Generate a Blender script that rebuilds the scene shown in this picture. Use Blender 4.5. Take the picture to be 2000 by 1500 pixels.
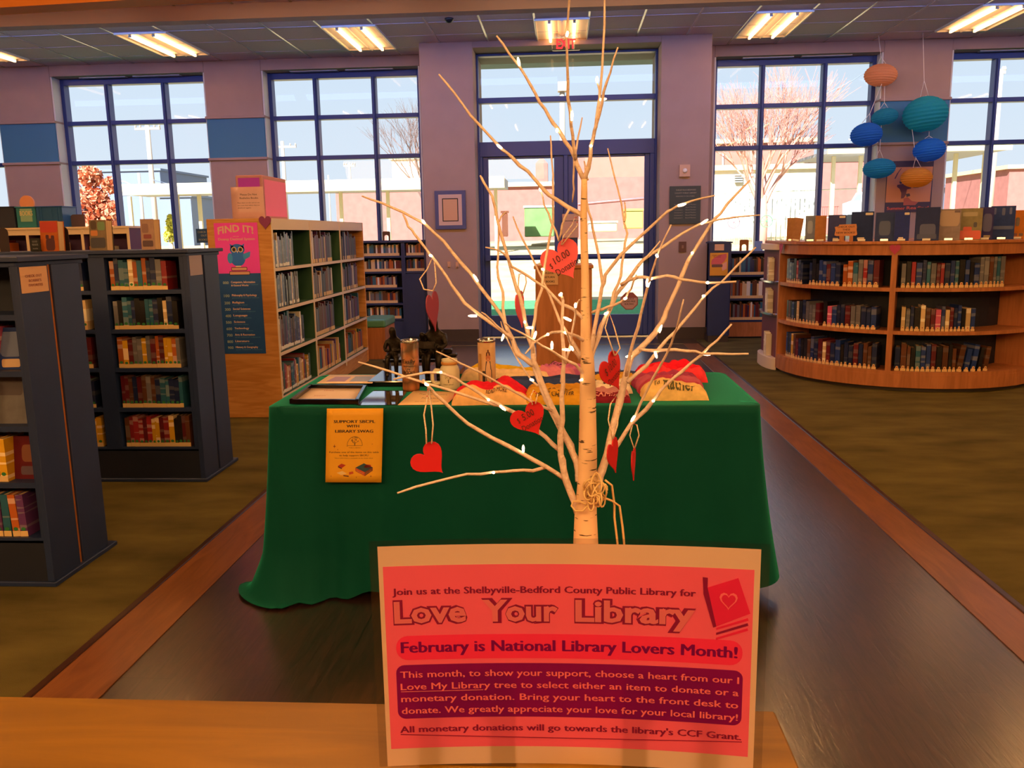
import bpy, bmesh, math, random
from mathutils import Vector, Matrix, noise

for o in list(bpy.data.objects):
    bpy.data.objects.remove(o, do_unlink=True)
S = bpy.context.scene
COL = S.collection
random.seed(7)
PI = math.pi

# ------------------------------------------------------------------ camera
F_PX, PITCH, YAW, ROLL, HC = 1639.1, 0.17718, 0.064816, 0.016926, 1.38
_r = Vector((math.cos(YAW), math.sin(YAW), 0)); _f = Vector((-math.sin(YAW), math.cos(YAW), 0)); _u = Vector((0, 0, 1))
FW = _f*math.cos(PITCH) - _u*math.sin(PITCH); _u2 = _u*math.cos(PITCH) + _f*math.sin(PITCH)
RT = _r*math.cos(ROLL) - _u2*math.sin(ROLL); UP = _u2*math.cos(ROLL) + _r*math.sin(ROLL)
EYE = Vector((0, 0, HC))
cam_d = bpy.data.cameras.new('camera'); cam = bpy.data.objects.new('camera', cam_d); COL.objects.link(cam)
cam_d.sensor_fit = 'HORIZONTAL'; cam_d.sensor_width = 36.0; cam_d.lens = 36.0*F_PX/2000.0
cam_d.clip_start = 0.02; cam_d.clip_end = 600
cam.matrix_world = Matrix(((RT.x, UP.x, -FW.x, EYE.x), (RT.y, UP.y, -FW.y, EYE.y), (RT.z, UP.z, -FW.z, EYE.z), (0, 0, 0, 1)))
S.camera = cam

# ------------------------------------------------------------------ sky, sun, exposure
W = bpy.data.worlds.new('daylight_sky'); S.world = W; W.use_nodes = True
_n = W.node_tree.nodes; _l = W.node_tree.links
_bg = _n['Background']; _tc = _n.new('ShaderNodeTexCoord'); _sx = _n.new('ShaderNodeSeparateXYZ'); _rp = _n.new('ShaderNodeValToRGB')
_l.new(_tc.outputs['Generated'], _sx.inputs[0]); _l.new(_sx.outputs['Z'], _rp.inputs[0]); _l.new(_rp.outputs[0], _bg.inputs[0])
_rp.color_ramp.elements[0].position = 0.0; _rp.color_ramp.elements[0].color = (0.80, 0.90, 1.0, 1)
_rp.color_ramp.elements[1].position = 0.45; _rp.color_ramp.elements[1].color = (0.52, 0.74, 1.0, 1)
_bg.inputs[1].default_value = .96
sun_d = bpy.data.lights.new('sun', 'SUN'); sun = bpy.data.objects.new('sun', sun_d); COL.objects.link(sun)
sun_d.energy = 19.0; sun_d.angle = 0.01; sun_d.color = (1.0, 0.95, 0.90)
sun.rotation_euler = Vector((0.35, 0.75, -0.62)).to_track_quat('-Z', 'Y').to_euler()
LAMP_RGB = (1.0, 0.50, 0.17); LAMP_STRENGTH = 70.0; FAR_LAMP = 11.0; BLUE_FILL = 46.0; WARM_FILL = 98.0
S.view_settings.view_transform = 'Standard'; S.view_settings.look = 'None'
S.view_settings.exposure = 0.0; S.view_settings.gamma = 1.0; S.view_settings.use_curve_mapping = False
S.cycles.use_denoising = True
S.cycles.max_bounces = 7; S.cycles.diffuse_bounces = 4; S.cycles.glossy_bounces = 3; S.cycles.transmission_bounces = 5; S.cycles.transparent_max_bounces = 12
S.cycles.caustics_reflective = False; S.cycles.caustics_refractive = False
S.cycles.sample_clamp_indirect = 4.0

# ------------------------------------------------------------------ helpers
def ray(x, y): return FW*F_PX + RT*(x-1000.0) - UP*(y-750.0)
def PY(x, y, Y):
    d = ray(x, y); return EYE + d*(Y/d.y)
def PZ(x, y, Z):
    d = ray(x, y); return EYE + d*((Z-HC)/d.z)
def V(*a): return Vector(a)

def lin(h):
    if isinstance(h, str):
        h = h.lstrip('#'); c = [int(h[i:i+2], 16)/255 for i in (0, 2, 4)]
    else: c = list(h); return (c[0], c[1], c[2], 1)
    return tuple(v/12.92 if v <= .04045 else ((v+.055)/1.055)**2.4 for v in c) + (1,)

class NT:
    def __init__(s, m):
        m.use_nodes = True; s.t = m.node_tree; s.n = s.t.nodes; s.b = s.n['Principled BSDF']; s.out = s.n['Material Output']
    def new(s, t, **kw):
        x = s.n.new('ShaderNode'+t)
        for k, v in kw.items(): setattr(x, k, v)
        return x
    def link(s, a, b): s.t.links.new(a, b)

def mat(name, col, rough=.6, metal=0., spec=.5, var=0., vscale=20., stretch=None, bump=0., bscale=60., emit=None, estr=0., coat=0.):
    m = bpy.data.materials.new(name); t = NT(m); b = t.b
    b.inputs['Base Color'].default_value = lin(col); b.inputs['Roughness'].default_value = rough
    b.inputs['Metallic'].default_value = metal; b.inputs['Specular IOR Level'].default_value = spec
    if coat: b.inputs['Coat Weight'].default_value = coat; b.inputs['Coat Roughness'].default_value = .1
    if emit: b.inputs['Emission Color'].default_value = lin(emit); b.inputs['Emission Strength'].default_value = estr
    if var or bump:
        tc = t.new('TexCoord'); mp = t.new('Mapping'); t.link(tc.outputs['Object'], mp.inputs[0])
        if stretch: mp.inputs['Scale'].default_value = stretch
        if var:
            nz = t.new('TexNoise'); nz.inputs['Scale'].default_value = vscale; nz.inputs['Detail'].default_value = 5; t.link(mp.outputs[0], nz.inputs['Vector'])
            mx = t.new('MixRGB', blend_type='MULTIPLY'); mx.inputs[0].default_value = 1; mx.inputs[1].default_value = lin(col)
            rp = t.new('ValToRGB'); lo = 1-var; hi = 1+var
            rp.color_ramp.elements[0].position = .3; rp.color_ramp.elements[0].color = (lo, lo, lo, 1); rp.color_ramp.elements[1].position = .7; rp.color_ramp.elements[1].color = (hi, hi, hi, 1)
            t.link(nz.outputs['Fac'], rp.inputs[0]); t.link(rp.outputs[0], mx.inputs[2]); t.link(mx.outputs[0], b.inputs['Base Color'])
        if bump:
            nb = t.new('TexNoise'); nb.inputs['Scale'].default_value = bscale; nb.inputs['Detail'].default_value = 4; t.link(mp.outputs[0], nb.inputs['Vector'])
            bp = t.new('Bump'); bp.inputs['Strength'].default_value = bump; bp.inputs['Distance'].default_value = .01; t.link(nb.outputs['Fac'], bp.inputs['Height']); t.link(bp.outputs[0], b.inputs['Normal'])
    return m

def paper_mat(name, col, trans=.35, rough=.5):
    m = bpy.data.materials.new(name); t = NT(m)
    t.b.inputs['Base Color'].default_value = lin(col); t.b.inputs['Roughness'].default_value = rough; t.b.inputs['Specular IOR Level'].default_value = .3
    tr = t.new('BsdfTranslucent'); tr.inputs[0].default_value = lin(col); mx = t.new('MixShader'); mx.inputs[0].default_value = trans
    t.link(t.b.outputs[0], mx.inputs[1]); t.link(tr.outputs[0], mx.inputs[2]); t.link(mx.outputs[0], t.out.inputs[0])
    return m

def glass_mat(name, tint=(1, 1, 1), refl=1.0, rough=.0):
    m = bpy.data.materials.new(name); t = NT(m); t.n.remove(t.b)
    tr = t.new('BsdfTransparent'); tr.inputs[0].default_value = (*tint, 1); gl = t.new('BsdfGlossy'); gl.inputs['Roughness'].default_value = rough
    lw = t.new('Fresnel'); lw.inputs['IOR'].default_value = 1.45; mu = t.new('Math', operation='MULTIPLY'); mu.inputs[1].default_value = refl
    mx = t.new('MixShader'); t.link(lw.outputs[0], mu.inputs[0]); t.link(mu.outputs[0], mx.inputs[0]); t.link(tr.outputs[0], mx.inputs[1]); t.link(gl.outputs[0], mx.inputs[2]); t.link(mx.outputs[0], t.out.inputs[0])
    return m

def tag(o, label=None, cat=None, group=None, kind=None):
    if label: o['label'] = label
    if cat: o['category'] = cat
    if group: o['group'] = group
    if kind: o['kind'] = kind
    return o
def empty(name, loc, label=None, cat=None, group=None, rz=0):
    o = bpy.data.objects.new(name, None); COL.objects.link(o); o.location = loc; o.rotation_euler = (0, 0, rz); o.empty_display_size = .05
    return tag(o, label, cat, group)

_TXT = {}
def text_polys(body, bold=0.0, shear=0.0):
    k = (body, bold, shear)
    if k in _TXT: return _TXT[k]
    cu = bpy.data.curves.new('lettering_curve', 'FONT'); cu.body = body; cu.size = 1; cu.resolution_u = 2; cu.offset = bold; cu.shear = shear; cu.fill_mode = 'FRONT'
    ob = bpy.data.objects.new('lettering_curve', cu); COL.objects.link(ob)
    dg = bpy.context.evaluated_depsgraph_get(); me = bpy.data.meshes.new_from_object(ob.evaluated_get(dg))
    vs = [(v.co.x, v.co.y) for v in me.vertices]; fs = [tuple(p.vertices) for p in me.polygons]
    bpy.data.objects.remove(ob); bpy.data.curves.remove(cu); bpy.data.meshes.remove(me)
    x0 = min(v[0] for v in vs); x1 = max(v[0] for v in vs)
    _TXT[k] = (vs, fs, x0, x1); return _TXT[k]

class MB:
    def __init__(s): s.v = []; s.f = []; s.m = []; s.s = []
    def add(s, vs, fs, mi=0, smooth=False):
        n = len(s.v); s.v += [Vector(v) for v in vs]
        for f in fs: s.f.append([n+i for i in f]); s.m.append(mi); s.s.append(smooth)
        return s
    def box(s, x0, x1, y0, y1, z0, z1, mi=0):
        return s.add([(x0,y0,z0),(x1,y0,z0),(x1,y1,z0),(x0,y1,z0),(x0,y0,z1),(x1,y0,z1),(x1,y1,z1),(x0,y1,z1)],
              [(0,3,2,1),(4,5,6,7),(0,1,5,4),(1,2,6,5),(2,3,7,6),(3,0,4,7)], mi)
    def obox(s, o, ax, ay, az, mi=0):   # box from a corner and three edge vectors
        o = Vector(o); ax, ay, az = Vector(ax), Vector(ay), Vector(az)
        return s.add([o, o+ax, o+ax+ay, o+ay, o+az, o+ax+az, o+ax+ay+az, o+ay+az], [(0,3,2,1),(4,5,6,7),(0,1,5,4),(1,2,6,5),(2,3,7,6),(3,0,4,7)], mi)
    def quad(s, a, b, c, d, mi=0): return s.add([a, b, c, d], [(0, 1, 2, 3)], mi)
    def tube(s, pts, rad, n=8, mi=0, caps=True, smooth=True, flat=1.0):
        pts = [Vector(p) for p in pts]; k = len(pts)
        if not hasattr(rad, '__len__'): rad = [rad]*k
        vs = []; up = None
        for i, p in enumerate(pts):
            t = (pts[min(i+1, k-1)] - pts[max(i-1, 0)])
            t = t.normalized() if t.length > 1e-9 else Vector((0, 0, 1))
            if up is None:
                up = Vector((0, 0, 1)) if abs(t.z) < .9 else Vector((1, 0, 0))
            sd = t.cross(up)
            if sd.length < 1e-6: sd = t.cross(Vector((1, 0, 0)))
            sd.normalize(); up = sd.cross(t).normalized()
            for j in range(n):
                a = 2*PI*j/n; vs.append(p + sd*(math.cos(a)*rad[i]) + up*(math.sin(a)*rad[i]*flat))
        fs = [(i*n+j, i*n+(j+1) % n, (i+1)*n+(j+1) % n, (i+1)*n+j) for i in range(k-1) for j in range(n)]
        if caps: fs += [tuple(range(n))[::-1], tuple((k-1)*n+j for j in range(n))]
        return s.add(vs, fs, mi, smooth)
    def lathe(s, prof, c=(0, 0, 0), n=24, mi=0, smooth=True, sx=1, sy=1):
        c = Vector(c); k = len(prof); vs = [c+Vector((r*math.cos(2*PI*j/n)*sx, r*math.sin(2*PI*j/n)*sy, z)) for r, z in prof for j in range(n)]
        fs = [(i*n+j, i*n+(j+1) % n, (i+1)*n+(j+1) % n, (i+1)*n+j) for i in range(k-1) for j in range(n)]
        if prof[0][0] > 1e-6: fs.append(tuple(range(n))[::-1])
        if prof[-1][0] > 1e-6: fs.append(tuple((k-1)*n+j for j in range(n)))
        return s.add(vs, fs, mi, smooth)
    def prism(s, poly, fn, th, mi=0, smooth=False):   # 2D outline, fn(u,v,w)->3D, extruded th along w
        n = len(poly); vs = [fn(u, v, 0) for u, v in poly] + [fn(u, v, th) for u, v in poly]
        fs = [tuple(range(n))[::-1], tuple(range(n, 2*n))] + [(i, (i+1) % n, n+(i+1) % n, n+i) for i in range(n)]
        return s.add(vs, fs, mi, smooth)
    def patch(s, fn, u0, u1, v0, v1, nu=1, nv=1, mi=0, smooth=True):
        vs = [fn(u0+(u1-u0)*i/nu, v0+(v1-v0)*j/nv) for j in range(nv+1) for i in range(nu+1)]; w = nu+1
        return s.add(vs, [(j*w+i, j*w+i+1, (j+1)*w+i+1, (j+1)*w+i) for j in range(nv) for i in range(nu)], mi, smooth)
    def text(s, body, fn, u0, u1, vbase, cap, mi=0, bold=0.0, shear=0.0):   # fills u0..u1, capitals reach vbase+cap
        off = bold if bold < 0 or bold > .029 else 0.0; dup_ = 0 if off else bold*1.3   # slight weight: overprinted copies; heavy: outline offset
        vs, fs, x0, x1 = text_polys(body, off, shear); k = (u1-u0)/(x1-x0); h = cap/.70
        o_, a_, b_ = fn(u0, vbase), fn(u0+(u1-u0)*.01, vbase), fn(u0, vbase+cap*.05); nn = (Vector(a_)-Vector(o_)).cross(Vector(b_)-Vector(o_)).normalized()
        for i, d in enumerate((-dup_, 0, dup_) if dup_ else (0,)): s.add([Vector(fn(u0+(x-x0+d)*k, vbase+y*h))+nn*.00009*i for x, y in vs], fs, mi)
        return s
    def build(s, name, mats, parent=None, loc=(0, 0, 0), bevel=0., bseg=1, subsurf=0, solid=0.):
        loc = Vector(loc); me = bpy.data.meshes.new(name); off = loc if parent is None else Vector((0, 0, 0))
        base = parent_world(parent) if parent else loc
        me.from_pydata([v-base for v in s.v], [], s.f)
        if not isinstance(mats, (list, tuple)): mats = [mats]
        for m in mats: me.materials.append(m)
        for p, mi, sm in zip(me.polygons, s.m, s.s): p.material_index = mi; p.use_smooth = sm
        me.update()
        o = bpy.data.objects.new(name, me); COL.objects.link(o)
        if parent: o.parent = parent
        else: o.location = loc
        if solid:
            md = o.modifiers.new('thickness', 'SOLIDIFY'); md.thickness = solid; md.offset = 0
        if bevel:
            md = o.modifiers.new('edge', 'BEVEL'); md.width = bevel; md.segments = bseg; md.limit_method = 'ANGLE'; md.angle_limit = .9
        if subsurf:
            md = o.modifiers.new('smooth', 'SUBSURF'); md.levels = subsurf; md.render_levels = subsurf
        return o
def parent_world(o):
    p = Vector(o.location); q = o.parent
    while q: p = p + Vector(q.location); q = q.parent
    return p
def struct(o): o['kind'] = 'structure'; return o
def rrect(u0, u1, v0, v1, r, n=5):
    out = []
    for cx, cy, a0 in ((u1-r, v1-r, 0), (u0+r, v1-r, 90), (u0+r, v0+r, 180), (u1-r, v0+r, 270)):
        for i in range(n+1): a = math.radians(a0+90*i/n); out.append((cx+r*math.cos(a), cy+r*math.sin(a)))
    return out
def heart2d(w, h, n=28):
    out = []
    for i in range(n):
        t = 2*PI*i/n; x = 16*math.sin(t)**3; y = 13*math.cos(t)-5*math.cos(2*t)-2*math.cos(3*t)-math.cos(4*t)
        out.append((x/32*w, (y+2.5)/29*h))
    return out
ORD = ['first','second','third','fourth','fifth','sixth','seventh','eighth','ninth','tenth','eleventh','twelfth','thirteenth','fourteenth','fifteenth','sixteenth','seventeenth','eighteenth','nineteenth','twentieth','twenty-first','twenty-second','twenty-third','twenty-fourth','twenty-fifth','twenty-sixth']

# ------------------------------------------------------------------ materials
def wood_mat(name, c1, c2, rough, scale, stretch, bump=.15, planks=None, spec=.5):
    m = bpy.data.materials.new(name); t = NT(m); tc = t.new('TexCoord'); mp = t.new('Mapping'); mp.inputs['Scale'].default_value = stretch
    t.link(tc.outputs['Object'], mp.inputs[0]); nz = t.new('TexNoise'); nz.inputs['Scale'].default_value = scale; nz.inputs['Detail'].default_value = 8; nz.inputs['Distortion'].default_value = 1.2
    t.link(mp.outputs[0], nz.inputs['Vector']); rp = t.new('ValToRGB'); rp.color_ramp.elements[0].position = .35; rp.color_ramp.elements[0].color = lin(c1); rp.color_ramp.elements[1].position = .65; rp.color_ramp.elements[1].color = lin(c2)
    t.link(nz.outputs['Fac'], rp.inputs[0]); colr = rp.outputs[0]
    bp = t.new('Bump'); bp.inputs['Strength'].default_value = bump; bp.inputs['Distance'].default_value = .004; t.link(nz.outputs['Fac'], bp.inputs['Height'])
    if planks:
        m2 = t.new('Mapping'); m2.inputs['Rotation'].default_value = (0, 0, PI/2); t.link(tc.outputs['Object'], m2.inputs[0])
        bk = t.new('TexBrick'); bk.inputs['Scale'].default_value = 1; bk.inputs['Brick Width'].default_value = planks[0]; bk.inputs['Row Height'].default_value = planks[1]; bk.inputs['Mortar Size'].default_value = .002
        bk.inputs['Color1'].default_value = (.75, .75, .75, 1); bk.inputs['Color2'].default_value = (1.25, 1.2, 1.2, 1); bk.inputs['Mortar'].default_value = (.3, .3, .3, 1); t.link(m2.outputs[0], bk.inputs['Vector'])
        mx = t.new('MixRGB', blend_type='MULTIPLY'); mx.inputs[0].default_value = 1; t.link(colr, mx.inputs[1]); t.link(bk.outputs[0], mx.inputs[2]); colr = mx.outputs[0]
    t.link(colr, t.b.inputs['Base Color']); t.link(bp.outputs[0], t.b.inputs['Normal']); t.b.inputs['Roughness'].default_value = rough; t.b.inputs['Specular IOR Level'].default_value = spec
    if planks: t.b.inputs['Coat Weight'].default_value = 1; t.b.inputs['Coat Roughness'].default_value = .24; t.b.inputs['Coat IOR'].default_value = 1.7; t.link(bp.outputs[0], t.b.inputs['Coat Normal'])
    return m

M = {}
M['wall'] = mat('tan_wall_paint', '#ac968e', .8, var=.05, vscale=3)
M['band'] = mat('teal_wall_paint', '#3f7ea8', .7)
M['frame'] = mat('dark_window_frame', '#2c4488', .4, .1)  # blue of the window glare is put into the frame colour
M['jamb'] = mat('white_jamb_paint', '#d8dcdc', .6)
M['base'] = mat('dark_baseboard', '#3a302c', .5)
M['glass'] = glass_mat('window_glass', (1, 1, 1), .45)
M['ceil'] = mat('ceiling_tile', '#d8ccdc', .9, var=.06, vscale=90)
M['tbar'] = mat('white_ceiling_bar', '#c8c4c0', .25, .3)
M['lower'] = mat('lamplit_orange_bulkhead', '#e88428', .6)  # orange glow of the warm lamps is put into the base colour
M['soffit'] = mat('bulkhead_paint', '#b8b0d6', .8)
M['white'] = mat('white_enamel', '#f2efe8', .4)
M['black'] = mat('black_plastic', '#101216', .4)
M['steel'] = mat('brushed_steel', '#c8ccd2', .2, 1)
M['tube'] = mat('lit_tube', (1, .8, .6), .5, emit=LAMP_RGB, estr=LAMP_STRENGTH)
M['tubefar'] = mat('lit_tube_window_row', (1, .8, .6), .5, emit=LAMP_RGB, estr=FAR_LAMP)
M['refl'] = mat('lamp_reflector', '#fff4ea', .5)
M['carpet'] = mat('brown_carpet', '#5c5430', .95, spec=.1, var=.35, vscale=2.2, stretch=(1, 2.2, 1), bump=.6, bscale=260)
M['plank'] = wood_mat('dark_plank_floor', '#1c1214', '#3a2422', .30, 7, (7, .8, 1), .16, (1.6, .18), 1.0)
M['strip'] = wood_mat('orange_wood_border', '#6e4022', '#8a5630', .30, 4, (5, .7, 1), .08, None, .8)
M['ftrim'] = mat('dark_floor_trim', '#3a2018', .3)
M['oak'] = wood_mat('honey_oak', '#c88846', '#dea262', .5, 3, (1, 1, 8), .05)
M['oakdark'] = wood_mat('warm_oak_front', '#a8683e', '#c27c4e', .45, 3, (6, 6, .8), .05)
M['counter'] = wood_mat('golden_counter', '#7c560c', '#966a14', .38, 3, (.8, 7, 1), .08)
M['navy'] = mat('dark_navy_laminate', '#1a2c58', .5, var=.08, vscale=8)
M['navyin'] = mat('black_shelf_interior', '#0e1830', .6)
M['greenpanel'] = mat('dark_green_panel', '#24503c', .6)
M['cream'] = mat('cream_shelf_edge', '#e8d6c0', .5)
M['purple'] = mat('purple_panel', '#5a3c6a', .6)
M['page'] = mat('book_pages', '#d8b890', .8, var=.12, vscale=120, stretch=(1, 1, .05))
M['sticker'] = mat('cream_spine_sticker', '#e6c48c', .6)
M['dot'] = mat('green_dot_sticker', '#2c7a44', .6)
M['paper'] = paper_mat('white_paper', '#f0ddd0', .15)
M['ink'] = mat('black_ink', '#1c1414', .6)
M['redink'] = mat('red_ink', '#b01020', .6)
M['pinkp'] = mat('pink_print', '#ff4ce0', .6)
M['bluep'] = mat('blue_print', '#1250a4', .6)
M['gold'] = mat('bare_plywood_edge', '#b06a2c', .6)

def book_cover_mat(name, rough):
    m = bpy.data.materials.new(name); t = NT(m); oi = t.new('ObjectInfo'); tc = t.new('TexCoord'); mp = t.new('Mapping'); t.link(tc.outputs['Object'], mp.inputs[0])
    mp.inputs['Scale'].default_value = (.03, .02, 3.4); ad = t.new('VectorMath', operation='ADD'); cx = t.new('CombineXYZ')
    ml = t.new('Math', operation='MULTIPLY'); ml.inputs[1].default_value = 40; t.link(oi.outputs['Random'], ml.inputs[0]); t.link(ml.outputs[0], cx.inputs[0]); t.link(ml.outputs[0], cx.inputs[2])
    t.link(mp.outputs[0], ad.inputs[0]); t.link(cx.outputs[0], ad.inputs[1])
    nz = t.new('TexNoise'); nz.inputs['Scale'].default_value = 1.5; nz.inputs['Detail'].default_value = .6; t.link(ad.outputs[0], nz.inputs['Vector'])
    rp = t.new('ValToRGB'); rp.color_ramp.interpolation = 'CONSTANT'; rp.color_ramp.elements[0].color = (1, 1, 1, 1); rp.color_ramp.elements[1].position = .56; rp.color_ramp.elements[1].color = (0, 0, 0, 1)
    t.link(nz.outputs['Fac'], rp.inputs[0])
    hs = t.new('HueSaturation'); hs.inputs['Saturation'].default_value = .55; hs.inputs['Value'].default_value = 1.4; t.link(oi.outputs['Color'], hs.inputs['Color'])
    mx = t.new('MixRGB'); t.link(rp.outputs[0], mx.inputs[0]); t.link(hs.outputs[0], mx.inputs[1]); t.link(oi.outputs['Color'], mx.inputs[2]); t.link(mx.outputs[0], t.b.inputs['Base Color'])
    t.b.inputs['Roughness'].default_value = rough; return m
M['cover'] = book_cover_mat('book_cover', .45)
M['jacket'] = book_cover_mat('book_cover_in_clear_jacket', .32)
# ================================================================== ROOM
ZC = 3.72; YP, YG, YB, YD = 11.52, 11.76, 10.87, 11.30
XL, XR, YN = -10.4, 10.4, -4.0
# floors
b = MB(); b.quad((-1.43, YN, 0), (1.46, YN, 0), (1.46, YP+.3, 0), (-1.43, YP+.3, 0)); struct(b.build('floor', M['plank']))
b = MB(); b.quad((XL, YN, 0), (-1.665, YN, 0), (-1.665, YP+.3, 0), (XL, YP+.3, 0)); struct(b.build('floor_carpet_left', M['carpet']))
b = MB(); b.quad((1.665, YN, 0), (XR, YN, 0), (XR, YP+.3, 0), (1.665, YP+.3, 0)); struct(b.build('floor_carpet_right', M['carpet']))
for k, (a, c) in enumerate(((-1.64, -1.43), (1.46, 1.64))):
    b = MB(); b.box(a, c, YN, 10.45, -.02, .004); struct(b.build('trim_%d' % (k+1), M['strip']))
for k, (a, c) in enumerate(((-1.668, -1.64), (1.64, 1.668))):
    b = MB(); b.box(a, c, YN, 10.45, -.02, .009); struct(b.build('trim_%d' % (k+3), M['ftrim'], bevel=.003))
b = MB(); b.box(-1.668, 1.668, 10.45, YP+.2, -.02, .004); struct(b.build('trim_5', M['plank']))
# ceiling + grid
b = MB(); b.box(XL-.3, XR+.3, YN-.3, YP+.6, ZC, ZC+.3); struct(b.build('ceiling', M['ceil']))
b = MB()
for i in range(-14, 15):
    x = -.02+.3+.604*i; b.box(x-.011, x+.011, 6.3, YP, ZC-.006, ZC+.001)
for j in range(9):
    y = 6.85+.605*j
    if y < YP: b.box(XL, XR, y-.009, y+.009, ZC-.004, ZC+.001, 1)
struct(b.build('ceiling_grid', [M['tbar'], M['ceil']]))
b = MB(); b.box(XL, XR, 8.85, 9.02, 3.573, ZC); struct(b.build('ceiling_bulkhead_far', M['soffit']))
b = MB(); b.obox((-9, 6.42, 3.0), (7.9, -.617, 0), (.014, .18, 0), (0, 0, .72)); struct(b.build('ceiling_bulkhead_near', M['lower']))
# back wall: pillars, sill walls, window heads, entrance block
K = .9446
WIN = [(-10.38*K, -8.26*K), (-7.29*K, -5.17*K), (-4.196*K, -2.087*K), (2.128*K, 4.23*K), (5.275*K, 7.37*K), (8.45*K, 10.5*K)]
b = MB(); op = [(a-.07, c+.07) for a, c in WIN]
xs = [XL-.3] + [v for o in op for v in o] + [XR+.3]
for i in range(0, len(xs), 2):
    if xs[i] < 0 < xs[i+1]: b.box(xs[i], -1.125, YP, YP+.42, -.2, ZC); b.box(1.188, xs[i+1], YP, YP+.42, -.2, ZC); b.box(-1.125, 1.188, YP-.1, YP+.42, 3.645, ZC)
    else: b.box(xs[i], xs[i+1], YP, YP+.42, -.2, ZC)
for a, c in op:
    b.box(a, c, YP+.16, YP+.42, -.2, 1.06); b.box(a, c, YP, YP+.42, 3.575, ZC)
struct(b.build('wall_back', M['wall'], bevel=.006))
for nm, q in (('wall_pier_left', (-1.79, -1.125, -.2)), ('wall_pier_right', (1.188, 1.797, -.2)), ('wall_door_head', (-1.125, 1.188, 3.645))):
    b = MB(); b.box(q[0], q[1], YB, YP, q[2], ZC); struct(b.build(nm, M['wall'], bevel=.004))
b = MB(); b.box(XL-.3, XL, YN, YP, -.2, ZC); struct(b.build('wall_left', M['wall']))
b = MB(); b.box(XR, XR+.3, YN, YP, -.2, ZC); struct(b.build('wall_right', M['wall']))
b = MB(); b.box(XL-.3, XR+.3, YN-.3, YN, -.2, ZC); struct(b.build('wall_front', M['wall']))
# blue band wrapping each pillar between the muntins, with ridge trims
pill = [(xs[i], xs[i+1]) for i in range(2, len(xs)-2, 2)]
for k, (a, c) in enumerate(p for p in pill if p[1] < -1.9 or p[0] > 1.9 or True):
    if a < 0 < c: continue
    b = MB(); b.box(a-.006, c+.006, YP-.008, YG-.05, 2.452, 2.975)
    for z in (2.43, 2.975): b.box(a-.022, c+.022, YP-.028, YG-.05, z-.005, z+.03, 1)
    struct(b.build('trim_%d' % (k+10), [M['band'], M['wall']], bevel=.006))
# window head diffusers (pale metal strips in the soffit)
for k, (a, c) in enumerate(WIN[1:5]):
    b = MB(); b.box(a+.3, a+.95, YP+.07, YP+.15, 3.562, 3.575); b.box(a+1.05, c-.3, YP+.07, YP+.15, 3.562, 3.575)
    b.box(a-.03, c+.03, YP-.02, YP+.02, 3.575, 3.585, 1)
    o = b.build('linear_air_vent', [M['tbar'], M['wall']])
    tag(o, ['pale linear air vent above the leftmost full window', 'pale linear air vent above the window left of the door', 'pale linear air vent above the window right of the door', 'pale linear air vent above the far right window'][k], 'vent', 'linear vents above the windows')
# windows
ZR = [1.06, 2.452, 2.985, 3.49]
for k, (a, c) in enumerate(WIN):
    o = empty('window_%d' % (k+1), ((a+c)/2, YG, 1.06)); o['kind'] = 'structure'
    m1, m2 = a+(c-a)*.298, a+(c-a)*.700
    f = MB(); t = .028
    f.box(a-.085, a, YG-.05, YG+.08, 1.06, 3.575); f.box(c, c+.085, YG-.05, YG+.08, 1.06, 3.575)
    f.box(a, c, YG-.05, YG+.08, 3.49, 3.575); f.box(a, c, YG-.05, YG+.08, 1.02, 1.10)
    for m in (m1, m2): f.box(m-t, m+t, YG-.05, YG+.08, 1.10, 3.49); f.box(m-t*.5, m+t*.5, YG-.075, YG-.05, 1.10, 3.49)
    for z in ZR[1:3]: f.box(a, c, YG-.045, YG+.078, z-t, z+t)
    f.build('window_frame', M['frame'], o, bevel=.004)
    j = MB(); j.box(a-.07, a-.05, YP+.01, YG-.05, 1.06, 3.575); j.box(c+.05, c+.07, YP+.01, YG-.05, 1.06, 3.575); j.build('jamb', M['jamb'], o)
    g = MB(); g.quad((a, YG+.02, 1.10), (c, YG+.02, 1.10), (c, YG+.02, 3.49), (a, YG+.02, 3.49)); g.build('pane', M['glass'], o)
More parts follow.
